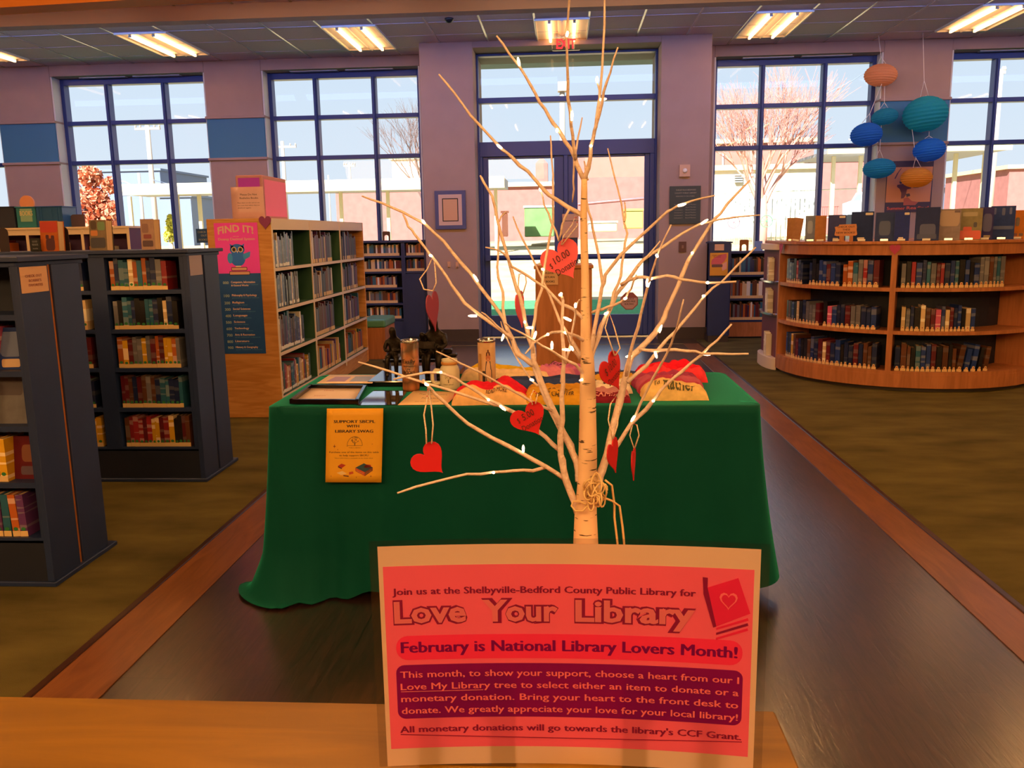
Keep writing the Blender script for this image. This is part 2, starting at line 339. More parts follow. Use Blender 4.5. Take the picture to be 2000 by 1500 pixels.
# entrance door with transom
o = empty('door_1', (.02, YD, 0)); o['kind'] = 'structure'
f = MB(); y0, y1 = YD-.06, YD+.06
f.box(-1.125, -1.10, y0, y1, 0, 3.645); f.box(1.16, 1.188, y0, y1, 0, 3.645); f.box(-1.10, 1.16, y0, y1, 3.615, 3.645)
f.box(-1.10, 1.16, y0, y1, 3.04, 3.105); f.box(-1.10, 1.16, y0, y1, 2.37, 2.555)
f.box(-1.10, -1.065, y0, y1, 0, 2.37); f.box(1.10, 1.16, y0, y1, 0, 2.37); f.box(-.01, .045, y0, y1, 0, 2.37)
f.box(-1.125, 1.188, y0-.03, y1+.03, -.02, .02, 1)
f.build('door_frame', [M['frame'], M['steel']], o, bevel=.004)
for k, (a, c, g0, g1) in enumerate(((-1.065, -.01, -.995, -.135), (.045, 1.10, .171, 1.035))):
    d = MB(); q0, q1 = YD-.03, YD+.03
    d.box(a, g0, q0, q1, .02, 2.37); d.box(g1, c, q0, q1, .02, 2.37); d.box(g0, g1, q0, q1, 2.34, 2.37); d.box(g0, g1, q0, q1, .02, .295); d.box(g0, g1, q0, q1, 1.03, 1.10)
    dd = d.build('door_leaf', M['frame'], o, bevel=.004)
    g = MB(); g.quad((g0, YD, .295), (g1, YD, .295), (g1, YD, 1.03), (g0, YD, 1.03)); g.quad((g0, YD, 1.10), (g1, YD, 1.10), (g1, YD, 2.34), (g0, YD, 2.34)); g.build('pane', M['glass'], dd)
    h = MB(); h.tube([(g0+.02, q0-.05, 1.065), (g1-.02, q0-.05, 1.065)], .016, 10); h.box(g0-.06, g0+.02, q0-.07, q0, 1.03, 1.10); h.box(g1-.02, g1+.06, q0-.07, q0, 1.03, 1.10)
    h.build('push_bar', M['frame'], dd)
g = MB(); g.quad((-1.10, YD, 2.555), (1.16, YD, 2.555), (1.16, YD, 3.04), (-1.10, YD, 3.04)); g.quad((-1.10, YD, 3.105), (1.16, YD, 3.105), (1.16, YD, 3.615), (-1.10, YD, 3.615)); g.build('pane', M['glass'], o)
# baseboards
b = MB(); b.box(-1.80, -1.125, YB-.015, YB, 0, .16); struct(b.build('baseboard_left', M['base']))
b = MB(); b.box(1.188, 1.81, YB-.015, YB, 0, .16); struct(b.build('baseboard_right', M['base']))
# ceiling lights
def ceiling_light(x, y, label=None, tm='tube'):
    o = empty('ceiling_light', (x, y, ZC), label, 'ceiling light', 'recessed two-tube ceiling lights'); w, l = .30, .60
    h = MB(); zt = ZC-.002; zb = ZC-.05   # shallow tray just under the tile, open below
    h.quad((x-w, y-l, zt), (x-w, y+l, zt), (x+w, y+l, zt), (x+w, y-l, zt))
    h.quad((x-w, y-l, zt), (x+w, y-l, zt), (x+w, y-l, zb+.03), (x-w, y-l, zb+.03)); h.quad((x-w, y+l, zb+.03), (x+w, y+l, zb+.03), (x+w, y+l, zt), (x-w, y+l, zt))
    h.add([(x-.05, y-l, zt), (x+.05, y-l, zt), (x, y-l, zt-.03), (x-.05, y+l, zt), (x+.05, y+l, zt), (x, y+l, zt-.03)], [(0, 2, 5, 3), (1, 4, 5, 2), (0, 1, 2), (3, 5, 4)])
    h.build('reflector', M['refl'], o)
    r = MB()
    for s in (-1, 1): r.box(x+s*w-.008, x+s*w+.008, y-l, y+l, ZC-.022, ZC)
    r.box(x-w, x+w, y-l-.008, y-l+.008, ZC-.022, ZC); r.box(x-w, x+w, y+l-.008, y+l+.008, ZC-.022, ZC); r.build('rim', M['white'], o)
    for s in (-1, 1):
        t = MB(); t.tube([(x+s*.14, y-.55, ZC-.030), (x+s*.14, y+.55, ZC-.030)], .017, 10); tt = t.build('lamp_tube', M[tm], o)
        e = MB()
        for q in (-.565, .552): e.box(x+s*.14-.016, x+s*.14+.016, y+q, y+q+.013, ZC-.046, ZC-.006)
        e.build('socket', M['steel'], tt)
    return o
LX = [-7.24, -4.84, -2.42, -.02, 2.41, 4.80, 7.22]
LL = ['recessed ceiling light cut off by the left edge of the picture', 'recessed two-tube ceiling light above the leftmost full window', 'recessed two-tube ceiling light above the window left of the door', 'recessed two-tube ceiling light above the exit sign', 'recessed two-tube ceiling light above the window right of the door', 'recessed ceiling light at the far right, above the paper lanterns', 'recessed ceiling light beyond the right edge of the picture']
for x, t in zip(LX, LL): ceiling_light(x, 10.475, t, 'tubefar')
for y in (6.9, 3.4, -.4):
    for x in (-7.24, -4.0, -1.2, 1.6, 4.4, 7.4): ceiling_light(x, y, 'recessed two-tube ceiling light nearer the counter, outside the picture')
# added warm fill lights behind the viewer, unseen, to brighten camera-facing surfaces
for x in (-5.5, -1.8, 1.8, 5.5):
    ld = bpy.data.lights.new('warm_fill', 'AREA'); ld.shape = 'RECTANGLE'; ld.size = 2.4; ld.size_y = .8; ld.energy = WARM_FILL; ld.color = (1.0, .53, .17)
    lo = bpy.data.objects.new('warm_fill', ld); COL.objects.link(lo); lo.location = (x, -2.6, 3.3); lo.rotation_euler = (math.radians(58), 0, 0)
# added blue fill strips, unseen behind the far bulkhead, tinting the window wall
for x in (-6.6, -2.2, 2.2, 6.6):
    ld = bpy.data.lights.new('blue_fill', 'AREA'); ld.shape = 'RECTANGLE'; ld.size = 4.2; ld.size_y = .22; ld.energy = BLUE_FILL; ld.color = (.26, .40, 1.0)
    lo = bpy.data.objects.new('blue_fill', ld); COL.objects.link(lo); lo.location = (x, 9.16, ZC-.02); lo.rotation_euler = (.55, 0, 0)
# exit sign
o = empty('exit_sign', (.027, 10.6, ZC), 'clear EXIT sign with red letters hanging from ceiling above door', 'exit sign')
b = MB(); b.prism(rrect(-.14, .195, 3.525, 3.675, .02), lambda u, v, w: V(u, 10.6+w, v), .012, 0); b.build('sign_panel', glass_mat('clear_acrylic', (.95, .9, .9), 1), o)
b = MB(); b.text('EXIT', lambda u, v: V(u, 10.596, v), -.088, .142, 3.548, .108, 0, .03); b.build('lettering', mat('exit_red', '#ff2030', .5, emit='#ff1822', estr=.9), o)
b = MB(); b.box(-.12, .175, 10.585, 10.63, 3.675, ZC); b.build('mounting_bar', M['steel'], o)
b = MB(); b.lathe([(.05, ZC), (.05, ZC-.012), (.042, ZC-.03), (.02, ZC-.045), (0, ZC-.05)], (-1.257, 9.727, 0), 20); tag(b.build('security_dome', M['black'], loc=(-1.257, 9.727, ZC)), 'small dark dome camera on the ceiling left of the exit sign', 'camera')
# ================================================================== OUTSIDE
def gz(x, y):   # the yard rises gently away from the building
    t = min(max((y-17)/22, 0), 1); return -.15 + 1.15*t*t*(3-2*t)*(1+.006*x)
M['grass'] = mat('dry_lawn', '#bca880', .95, spec=.1, var=.18, vscale=1.2)
M['green'] = mat('green_lawn', '#4f9a62', .95, spec=.1, var=.25, vscale=14)
M['brick'] = mat('pale_brick', '#94605a', .9, var=.1, vscale=3)
M['fascia'] = mat('cream_fascia', '#c0b896', .7)
M['pale'] = mat('white_siding', '#c4c2b2', .8)
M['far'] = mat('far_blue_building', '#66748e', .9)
M['pole'] = mat('pale_wood_pole', '#a89c90', .8)
M['wire'] = mat('grey_wire', '#8090b0', .6)
M['greybeam'] = mat('grey_soffit', '#8a9098', .8)
b = MB(); b.patch(lambda u, v: V(u, v, gz(u, v)), -70, 70, 12.0, 130, 28, 60); struct(b.build('ground_lawn', M['grass']))
b = MB(); b.patch(lambda u, v: V(u, v, gz(u, v)+.012), -14, 14, 12.0, 19.0, 14, 10); o = b.build('grass_strip', M['green']); tag(o, 'short green grass just outside the door', 'grass', kind='stuff')
b = MB(); b.box(-2.6, 2.7, 11.95, 14.4, 4.04, 4.3); struct(b.build('trim_porch_roof', M['greybeam']))
def wallbox(name, label, cat, x0, x1, ytop, Y, base, d=8, m='brick', extra=None):
    a = PY(x0, ytop, Y); c = PY(x1, ytop, Y); o = empty(name, ((a.x+c.x)/2, Y, base), label, cat)
    b = MB(); b.box(a.x, c.x, Y, Y+d, base-1.5, a.z); b.build('wall_block', M[m], o)
    r = MB(); r.box(a.x-.2, c.x+.2, Y-.2, Y+d+.2, a.z, a.z+.22); r.build('roof_edge', M['fascia'] if m != 'far' else M['far'], o)
    return o
o = wallbox('brick_building', 'long low brick building across the yard, left of the door mullion', 'building', 655, 1096, 372, 46, 1)
a = PY(1046, 312, 49); c = PY(1070, 366, 49); b = MB(); b.box(a.x, c.x, 49, 50, c.z-.4, a.z-.2); b.add([(a.x, 49, a.z-.2), (c.x, 49, a.z-.2), (c.x, 50, a.z-.2), (a.x, 50, a.z-.2), ((a.x+c.x)/2, 49.5, a.z+.2)], [(0, 1, 4), (1, 2, 4), (2, 3, 4), (3, 0, 4)]); b.build('chimney', M['brick'], o)
o = wallbox('brick_building', 'taller brick building filling the right door pane', 'building', 1109, 1590, 288, 47, 1)
b = MB(); b.tube([PY(1128, 398, 46.9), PY(1258, 386, 46.9)], .02, 6); b.tube([PY(1412, 300, 46.9), PY(1412, 420, 46.9)], .05, 6); b.build('conduit', M['wire'], o)
o = wallbox('brick_building', 'brick building behind the white pickup, under the right canopy', 'building', 1600, 1700, 312, 44, 1, 2.5)
o = wallbox('white_building', 'white sided building with louvre vent behind the bare tree', 'building', 1380, 1594, 334, 39, 1, 6, 'pale')
v = MB()
for k in range(4): p = PY(1435, 341+k*4.4, 38.9); q = PY(1450, 341+k*4.4, 38.9); v.box(p.x, q.x, 38.8, 38.95, p.z-.05, p.z)
v.build('louvre_vent', M['greybeam'], o)
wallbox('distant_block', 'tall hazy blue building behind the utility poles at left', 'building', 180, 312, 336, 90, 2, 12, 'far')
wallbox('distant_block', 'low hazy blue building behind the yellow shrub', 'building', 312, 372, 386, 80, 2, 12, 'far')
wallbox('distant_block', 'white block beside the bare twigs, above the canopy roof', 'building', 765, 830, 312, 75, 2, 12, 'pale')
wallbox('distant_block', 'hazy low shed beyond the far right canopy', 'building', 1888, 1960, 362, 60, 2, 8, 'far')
wallbox('brick_building', 'brick building with railing at the far right edge', 'building', 1972, 2080, 330, 50, 2, 8)
def canopy(label, x0, x1, yt, yb, Y, posts, depth=2.0, under='greybeam'):
    a = PY(x0, yt, Y); c = PY(x1, yt, Y); zb = PY((x0+x1)/2, yb, Y).z
    o = empty('walkway_canopy', ((a.x+c.x)/2, Y, 0), label, 'canopy', 'flat canopies over the yard walk')
    b = MB(); b.box(a.x, c.x, Y, Y+.12, zb, a.z); b.build('fascia', M['fascia'], o)
    b = MB(); b.box(a.x, c.x, Y+.12, Y+depth, zb+.02, a.z-.05); b.build('roof_deck', M[under], o)
    for px in posts:
        p = PY(px, yb, Y+1.2); b = MB(); b.box(p.x-.06, p.x+.06, Y+1.14, Y+1.26, gz(p.x, Y), zb+.02); b.build('post', M['fascia'], o)
canopy('long cream canopy seen through both left windows', 236, 985, 360, 374, 30, (252, 345, 388, 665, 757, 968))
canopy('cream canopy with slanted brace beside the white pickup', 1618, 1765, 290, 299, 30, (1629, 1682), 4)
canopy('cream canopy seen through the far right window', 1838, 1978, 284, 294, 30, (1868, 1925), 5)
def pole(label, x, yt, yb, Y, r, arms=()):
    p = PY(x, yt, Y); q = PY(x+(yb-yt)*.03, yb, Y); o = empty('utility_pole', (p.x, Y, gz(p.x, Y)), label, 'pole', 'poles beyond the yard')
    b = MB(); b.tube([(p.x, Y, gz(p.x, Y)-.3), (p.x, Y, p.z)], [r, r*.8], 8); b.build('shaft', M['pole'], o)
    for (dy, w) in arms:
        z = p.z-dy; b = MB(); b.box(p.x-w, p.x+w, Y-.06, Y+.06, z-.06, z+.06)
        for s in (-1, -.6, .6, 1): b.lathe([(.05, z+.06), (.06, z+.14), (.03, z+.22)], (p.x+s*w*.95, Y, 0), 6)
        b.build('crossarm', M['pole'], o)
    return o
pole('tall utility pole with crossarm in the leftmost window', 287, 240, 470, 46, .16, ((.3, .7),))
o = pole('street lamp pole with curved arm in the leftmost window', 271, 338, 470, 42, .09)
b = MB(); p = PY(271, 368, 42); b.tube([p, p+V(-.7, 0, .35), p+V(-1.4, 0, .42)], .035, 6); b.build('lamp_arm', M['pole'], o)
pole('utility pole with crossarm at the left of the second window', 551, 276, 470, 55, .14, ((.35, .9),))
pole('thin pole in the middle of the second window', 682, 318, 470, 60, .1, ((.2, .4),))
pole('short thin pole left of centre in second window', 641, 342, 470, 70, .07)
o = pole('tall pale light pole seen through the door transom', 1098, 178, 460, 60, .22)
b = MB(); p = PY(1098, 176, 60); b.box(p.x-.3, p.x+.3, 59.6, 60.4, p.z-.1, p.z+.5); b.build('lamp_head', M['pole'], o)
pole('tall pale pole in the far right window', 1953, 136, 470, 36, .17, ((.1, .2),))
b = MB()
for (x0, y0, x1, y1) in ((300, 352, 420, 372), (222, 384, 330, 366), (1600, 190, 1720, 120), (1852, 118, 1990, 92)):
    b = MB(); p, q = PY(x0, y0, 44), PY(x1, y1, 52); b.tube([p, (p+q)/2-V(0, 0, .15), q], .018, 5)
    tag(b.build('power_line', M['wire'], loc=p), 'thin power line crossing the sky at %s' % ('the leftmost window, upper one' if x0 == 300 else 'the leftmost window, lower one' if x0 == 222 else 'the window right of the door' if x0 == 1600 else 'the far right window'), 'power line', 'power lines')
# bare trees
def grow(mb, p, d, L, r, depth, rng, n=3, spread=.5):
    q = p + d*L*.5 + V(rng.uniform(-1, 1), rng.uniform(-1, 1), 0)*L*.04; e = p + d*L
    mb.tube([p, q, e], [r, r*.85, r*.65], 4 if depth < 3 else 6, caps=False)
    if depth <= 0: return
    for k in range(n):
        a = 2*PI*(k+rng.random())/n; s = spread*rng.uniform(.6, 1.2)
        nd = (d + V(math.cos(a), math.sin(a), .25)*s).normalized(); grow(mb, p + d*L*rng.uniform(.55, 1.), nd, L*rng.uniform(.66, .88), r*.52, depth-1, rng, n, spread)
def bare_tree(label, x, ybase, Y, th, tr, L, depth, col, seed, n=3):
    rng = random.Random(seed); p = PY(x, ybase, Y); g = gz(p.x, Y); o = empty('bare_tree', (p.x, Y, g), label, 'tree', 'trees across the yard')
    m = mat('bark_'+col[1:], col, .9)
    t = MB(); t.tube([(p.x, Y, g-.2), (p.x+.05, Y, g+th*.5), (p.x, Y, g+th)], [tr*1.25, tr, tr*.85], 8); t.build('trunk', m, o)
    w = MB()
    for k in range(6):
        a = 2*PI*k/6+.3; grow(w, V(p.x, Y, g+th*(.72+.28*(k % 3)/2)), V(math.cos(a)*.55, math.sin(a)*.5, 1).normalized(), L, tr*.42, depth, rng, n, .42)
    w.build('branches', m, o)
bare_tree('bare reddish tree in the window right of the door', 1487, 440, 31, 1.9, .17, 1.55, 4, '#b88478', 3, 4)
bare_tree('bare leaning tree at the right side of the second window', 836, 440, 36, 2.2, .12, 1.5, 4, '#6c5650', 5, 3)
# leafy trees
def leafy(name, label, blobs, Y, m, n, leaf, seed, trunk=None):
    rng = random.Random(seed); c0 = PY(blobs[0][0], blobs[0][1], Y); o = empty(name, (c0.x, Y, gz(c0.x, Y)), label, 'tree')
    b = MB()
    for (x, y, rpx) in blobs:
        c = PY(x, y, Y); R = rpx/F_PX*Y
        for _ in range(n):
            d = V(rng.gauss(0, 1), rng.gauss(0, 1), rng.gauss(0, 1)).normalized()*R*rng.random()**.4; p = c+d
            u = V(rng.gauss(0, 1), rng.gauss(0, 1), rng.gauss(0, 1)).normalized()*leaf; v = u.cross(V(rng.gauss(0, 1), rng.gauss(0, 1), 1)).normalized()*leaf*.6
            b.add([p-u, p-v, p+u, p+v], [(0, 1, 2, 3)])
    b.build('foliage', m, o)
    if trunk:
        t = MB(); t.tube([(c0.x, Y, gz(c0.x, Y)-.2), (c0.x, Y, c0.z)], [.15, .06], 7); t.build('trunk', M['pole'], o)
leafy('autumn_tree', 'orange-leaved autumn tree in the leftmost full window', [(168, 400, 40), (175, 345, 22), (205, 430, 36), (215, 362, 14), (160, 450, 40), (190, 390, 24), (222, 410, 16)], 26, mat('orange_leaves', '#d08464', .8, var=.3, vscale=6), 420, .11, 4, True)
leafy('conical_shrub', 'yellow-green conical shrub between the poles', [(333, 462, 13), (333, 448, 10), (332, 434, 7), (332, 424, 4)], 32, mat('yellow_green_leaves', '#c8c850', .8), 160, .09, 6, True)
# yard things
def yardbox(name, label, cat, x0, x1, y0, y1, Y, d, m, lid=None):
    a, c = PY(x0, y0, Y), PY(x1, y1, Y); o = empty(name, ((a.x+c.x)/2, Y, c.z), label, cat)
    b = MB(); b.box(a.x, c.x, Y, Y+d, c.z, a.z-.08); b.build('container', m, o, bevel=.03)
    b = MB(); b.box(a.x-.04, c.x+.04, Y-.04, Y+d+.04, a.z-.08, a.z); b.build('lid', lid or m, o)
yardbox('dumpster', 'green dumpster in the left door pane', 'dumpster', 1024, 1082, 402, 462, 34, 2, mat('dumpster_green', '#5a8048', .6, var=.2, vscale=2), M['pale'])
yardbox('waste_bin', 'yellow bin low in the right door pane', 'bin', 1222, 1256, 408, 446, 34, 1.2, mat('bin_yellow', '#a8a04c', .6))
yardbox('slatted_gate', 'pink slatted gate beside the dumpster, left door pane', 'gate', 980, 992, 412, 462, 33, .2, mat('pink_wood', '#c88878', .8))
yardbox('lumber_stack', 'stack of pale lumber in the right door pane', 'lumber', 1150, 1205, 432, 452, 36, .8, M['fascia'])
def wheel(label, x, y, rp, Y, col):
    c = PY(x, y, Y); R = rp/F_PX*Y; o = empty('garden_wheel', (c.x, Y, c.z-R), label, 'wheel', 'wheels leaning by the white building'); mm = mat('wheel_'+col[1:], col, .6)
    b = MB(); b.tube([c+V(math.cos(a)*R, 0, math.sin(a)*R) for a in [2*PI*i/20 for i in range(21)]], R*.09, 6); b.build('rim', mm, o)
    b = MB()
    for i in range(5): a = PI*i/5; b.tube([c-V(math.cos(a)*R, 0, math.sin(a)*R), c+V(math.cos(a)*R, 0, math.sin(a)*R)], R*.04, 4)
    b.build('spokes', mm, o)
wheel('dark spoked wheel left of the bare tree trunk', 1433, 434, 11, 30, '#7a6a74'); wheel('green spoked wheel right of the bare tree trunk', 1497, 432, 11, 30, '#5a8a6a')
o = empty('pickup_truck', PY(1670, 418, 30), 'white pickup truck parked beyond the window right of the door', 'truck')
def tp(x, y, w): return PY(x, y, 29+w)
tw = mat('truck_white', '#f2f4f8', .3); tg = mat('truck_glass', '#7088b8', .15)
b = MB(); b.prism([(1646, 440), (1646, 398), (1663, 392), (1672, 377), (1690, 374), (1706, 376), (1712, 392), (1740, 394), (1740, 440)], lambda u, v, w: tp(u, v, w), 1.8); b.build('body', tw, o)
b = MB(); b.prism([(1667, 391), (1674, 380), (1682, 378), (1681, 391)], lambda u, v, w: tp(u, v, w-.02), .02); b.prism([(1685, 391), (1686, 378), (1703, 379), (1707, 391)], lambda u, v, w: tp(u, v, w-.02), .02); b.build('side_windows', tg, o)
for wx in (1660, 1728):
    c = PY(wx, 440, 28.95); b = MB(); b.tube([c, c+V(0, .25, 0)], .36, 14, smooth=False); b.build('wheel', M['black'], o)
b = MB(); fm = mat('fence_wire_grey', '#c8d8d0', .6)
for i in range(24):
    x = 1392+i*9; p = PY(x, 388, 33); b.tube([(p.x, 33, gz(p.x, 33)), p], .02, 4)
b.tube([PY(1390, 379, 33), PY(1710, 367, 33)], .02, 4); b.tube([PY(1390, 432, 33), PY(1710, 422, 33)], .015, 4)
tag(b.build('wire_fence', fm, loc=PY(1400, 440, 33)), 'thin wire fence along the white building', 'fence')
b = MB()
for i in range(9):
    p = PY(1605+i*4, 402, 40); b.box(p.x-.03, p.x+.03, 40, 40.06, p.z-1, p.z)
p, q = PY(1603, 402, 40), PY(1640, 402, 40); b.box(p.x, q.x, 39.98, 40.08, p.z-.04, p.z+.04)
tag(b.build('picket_rail', M['brick'], loc=p), 'short picket railing left of the white pickup', 'railing')
# ================================================================== SHELVING
ROWS = [1.105, .885, .665, .435, .205]
def dark_case(label, y0, xl, posts):
    XE = -2.075; o = empty('dark_bookcase', (XE-.6, y0+.23, 0), label, 'bookcase', 'double-sided dark bookcases on the left carpet'); n, i_ = M['navy'], M['navyin']
    b = MB(); b.box(xl, XE+.012, y0-.012, y0+.472, 1.305, 1.325); b.box(xl, XE-.01, y0+.002, y0+.46, 1.285, 1.305); b.build('top_slab', n, o, bevel=.003)
    b = MB(); b.box(XE-.028, XE, y0, y0+.19, .02, 1.29); b.build('end_panel', n, o, bevel=.002)
    b = MB(); b.box(XE-.028, XE, y0+.215, y0+.41, .02, 1.29); b.build('end_panel', n, o, bevel=.002)
    b = MB(); b.box(XE-.028, XE-.010, y0+.19, y0+.215, .02, 1.29); b.build('gap_strip', M['gold'] if y0 < 4 else M['base'], o)
    b = MB(); b.box(xl, XE+.01, y0-.008, y0+.468, 0, .02); b.build('base_plate', n, o, bevel=.003)
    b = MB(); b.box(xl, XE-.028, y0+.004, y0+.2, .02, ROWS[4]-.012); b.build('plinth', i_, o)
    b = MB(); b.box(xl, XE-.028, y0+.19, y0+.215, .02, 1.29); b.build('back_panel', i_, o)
    for z in ROWS: b = MB(); b.box(xl, XE-.028, y0+.004, y0+.19, z-.022, z); b.build('shelf_board', n, o)
    for (a, c) in posts: b = MB(); b.box(a, c, y0+.002, y0+.19, ROWS[4], 1.29); b.build('bay_divider', n, o)
    return o
dark_case('near dark bookcase with a tan strip down its end panel', 3.09, -4.6, [(-2.11, -2.103), (-3.1, -3.02)])
dark_case('farther dark bookcase with rows of novels, end beside oak panel', 4.55, -5.2, [(-2.125, -2.103), (-2.645, -2.552), (-3.2, -3.11)])
# oak bookcase of picture books
o = empty('oak_bookcase', (-2.44, 7.75, 0), 'tall oak bookcase with pink owl poster on its end panel', 'bookcase')
YC0, YC1, XF = 6.27, 9.20, -2.20; DIV = [6.29, 7.26, 8.23, 9.18]; CZ = [1.152, .842, .502, .16]
b = MB(); b.box(-2.69, XF+.005, YC0, YC0+.03, 0, 1.525); b.build('end_panel', M['oak'], o, bevel=.003)
b = MB(); b.box(-2.69, XF, YC1-.03, YC1, 0, 1.525); b.build('end_panel', M['oak'], o, bevel=.003)
b = MB(); b.box(-2.69, XF, YC0+.03, YC1-.03, 1.505, 1.525); b.build('top_board', M['cream'], o)
b = MB(); b.box(XF-.03, XF, YC0+.03, YC1-.03, 1.44, 1.505); b.build('header_rail', M['cream'], o)
b = MB(); b.box(-2.50, -2.48, YC0+.03, YC1-.03, 0, 1.505); b.build('back_panel', M['greenpanel'], o)
b = MB(); b.box(-2.69, -2.67, YC0+.03, YC1-.03, 0, 1.505); b.build('back_panel', M['oak'], o)
for z in CZ: b = MB(); b.box(-2.48, XF, YC0+.03, YC1-.03, z-.022, z, 0); b.box(XF-.002, XF+.003, YC0+.03, YC1-.03, z-.024, z+.001, 1); b.build('shelf_board', [M['greenpanel'], M['cream']], o)
b = MB(); b.box(-2.48, XF-.01, YC0+.03, YC1-.03, 0, .138); b.build('plinth', M['oak'], o)
for y in DIV[1:3]: b = MB(); b.box(-2.48, XF-.002, y-.011, y+.011, .16, 1.505, 0); b.box(XF-.004, XF+.004, y-.012, y+.012, .10, 1.515, 1); b.build('bay_divider', [M['greenpanel'], M['cream']], o)
b = MB(); b.box(XF+.003, XF+.008, YC0+.001, YC0+.026, .02, 1.52); b.build('edge_band', M['cream'], o)
# bench
o = empty('padded_bench', (-2.03, 9.62, 0), 'small oak bench with green cushion behind the oak bookcase', 'bench')
b = MB(); b.box(-2.3, -2.03, 9.32, 9.86, 0, .36); b.build('box_base', [M['oakdark']], o, bevel=.004)
b = MB(); b.box(-2.31, -2.02, 9.31, 9.87, .36, .455); b.build('cushion', mat('green_vinyl', '#5a9a78', .35), o, bevel=.025, bseg=3)
# low dark shelves under the windows
def low_case(label, x0, x1, y0, z1, rows, posts, body=None):
    o = empty('low_dark_shelf', ((x0+x1)/2, y0+.2, 0), label, 'bookcase', 'low dark shelves along the window wall')
    b = MB(); b.box(x0, x1, y0-.01, y0+.36, z1-.03, z1); b.build('top_board', M['navy'], o, bevel=.003)
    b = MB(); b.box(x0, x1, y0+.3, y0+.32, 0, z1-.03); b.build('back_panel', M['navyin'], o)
    for p in posts: b = MB(); b.box(p[0], p[1], y0, y0+.3, 0, z1-.03); b.build('upright', M['navy'], o)
    for z in rows: b = MB(); b.box(x0, x1, y0+.005, y0+.3, z-.025, z); b.build('shelf_board', M['navy'], o)
    b = MB(); b.box(x0, x1, y0+.01, y0+.3, 0, rows[-1]-.03); b.build('plinth', M['navy'], o)
    return o
low_case('low dark shelf of paperbacks left of the framed certificate', -3.6, -2.10, 10.95, 1.32, [1.122, .92, .71, .505, .30], [(-3.6, -3.57), (-2.86, -2.64), (-2.13, -2.10)])
o = low_case('dark cabinet with two open book rows beside the left pier', -2.10, -1.805, 10.95, 1.32, [1.122, .92], [(-2.10, -2.08), (-1.83, -1.805)])
b = MB(); b.box(-2.08, -1.83, 10.935, 10.955, .06, .88); b.build('door', M['navy'], o)
low_case('low dark shelf beneath the leftmost full window', -6.4, -3.62, 10.95, 1.24, [.98, .72, .46, .2], [(-6.4, -6.37), (-5.0, -4.97), (-3.65, -3.62)])
o = low_case('low dark shelf with arch bookend behind the curved bookcase', 2.06, 3.4, 10.98, 1.11, [.812, .511, .233], [(2.06, 2.09), (3.37, 3.4)])
b = MB(); b.box(2.06, 3.4, 10.96, 10.99, .02, .205); b.build('kick_board', M['oakdark'], o)
o = empty('dark_end_panel', (1.9, 10.6, 0), 'dark shelf end panel with notices beside the right pier', 'shelf end')
b = MB(); b.box(1.775, 2.035, 10.58, 10.62, .08, 1.225); b.box(1.81, 2.05, 10.62, 11.36, .08, 1.215); b.build('panel', M['navy'], o, bevel=.003)
b = MB(); b.box(1.77, 2.055, 10.575, 10.84, 1.222, 1.24); b.box(1.81, 2.055, 10.84, 11.37, 1.222, 1.24); b.build('top_slab', M['navy'], o); b = MB(); b.box(1.785, 2.03, 10.585, 10.84, 0, .085); b.box(1.825, 2.03, 10.84, 11.36, 0, .085); b.build('base', M['base'], o)
# white and purple case at far left
o = empty('white_bookcase', (-5.0, 8.4, 0), 'white bookcase with purple back holding blue bins, far left', 'bookcase'); xs_ = [-5.9, -5.36, -4.79, -4.32]
b = MB(); b.box(-5.92, -4.30, 8.19, 8.55, 1.50, 1.52); b.build('top_board', M['cream'], o)
b = MB(); b.box(-5.9, -4.32, 8.50, 8.53, 0, 1.5); b.build('back_panel', M['purple'], o)
b = MB(); b.box(-5.9, -4.32, 8.20, 8.22, 1.445, 1.5); b.build('header_rail', M['cream'], o)
for x in xs_: b = MB(); b.box(x-.012, x+.012, 8.20, 8.5, 0, 1.5, 0); b.box(x-.013, x+.013, 8.194, 8.202, 0, 1.5, 1); b.build('upright', [M['purple'], M['cream']], o)
for z in (1.17, .84, .5, .16): b = MB(); b.box(-5.9, -4.32, 8.2, 8.5, z-.02, z); b.build('shelf_board', M['cream'], o)
# curved oak bookcase
CX, CY, CR = 3.245, 8.313, 1.166
def arc(a, r): a = math.radians(a); return (CX+r*math.cos(a), CY+r*math.sin(a))
A0, A1, A2, A3 = 176.3, 244.6, 313.0, 352.0
o = empty('curved_bookcase', (CX, CY, 0), 'low curved oak bookcase with new books displayed on top', 'bookcase')
def ring(b, a0, a1, r0, r1, z0, z1, mi=0, n=24):
    P = [arc(a0+(a1-a0)*i/n, r0) for i in range(n+1)]; Q = [arc(a0+(a1-a0)*i/n, r1) for i in range(n+1)]
    vs = [(*p, z0) for p in P]+[(*q, z0) for q in Q]+[(*p, z1) for p in P]+[(*q, z1) for q in Q]; N = n+1; fs = []
    for i in range(n): fs += [(i, N+i, N+i+1, i+1), (2*N+i, 2*N+i+1, 3*N+i+1, 3*N+i), (i, i+1, 2*N+i+1, 2*N+i), (N+i, 3*N+i, 3*N+i+1, N+i+1)]
    fs += [(0, 2*N, 3*N, N), (n, N+n, 3*N+n, 2*N+n)]
    b.add(vs, fs, mi)
def plan(rad, inset=0):   # full footprint: front arc, straight left end and back
    P = [arc(A0+(A3-A0)*i/40, rad) for i in range(41)]; return P + [(P[-1][0], 9.05-inset), (2.09+inset, 9.05-inset)]
b = MB(); b.prism(plan(CR+.02), lambda u, v, w: V(u, v, 1.238+w), .027); b.build('top_slab', M['oakdark'], o, bevel=.004)
b = MB(); ring(b, A0, A3, CR-.03, CR, 1.15, 1.238); b.build('apron', M['oakdark'], o)
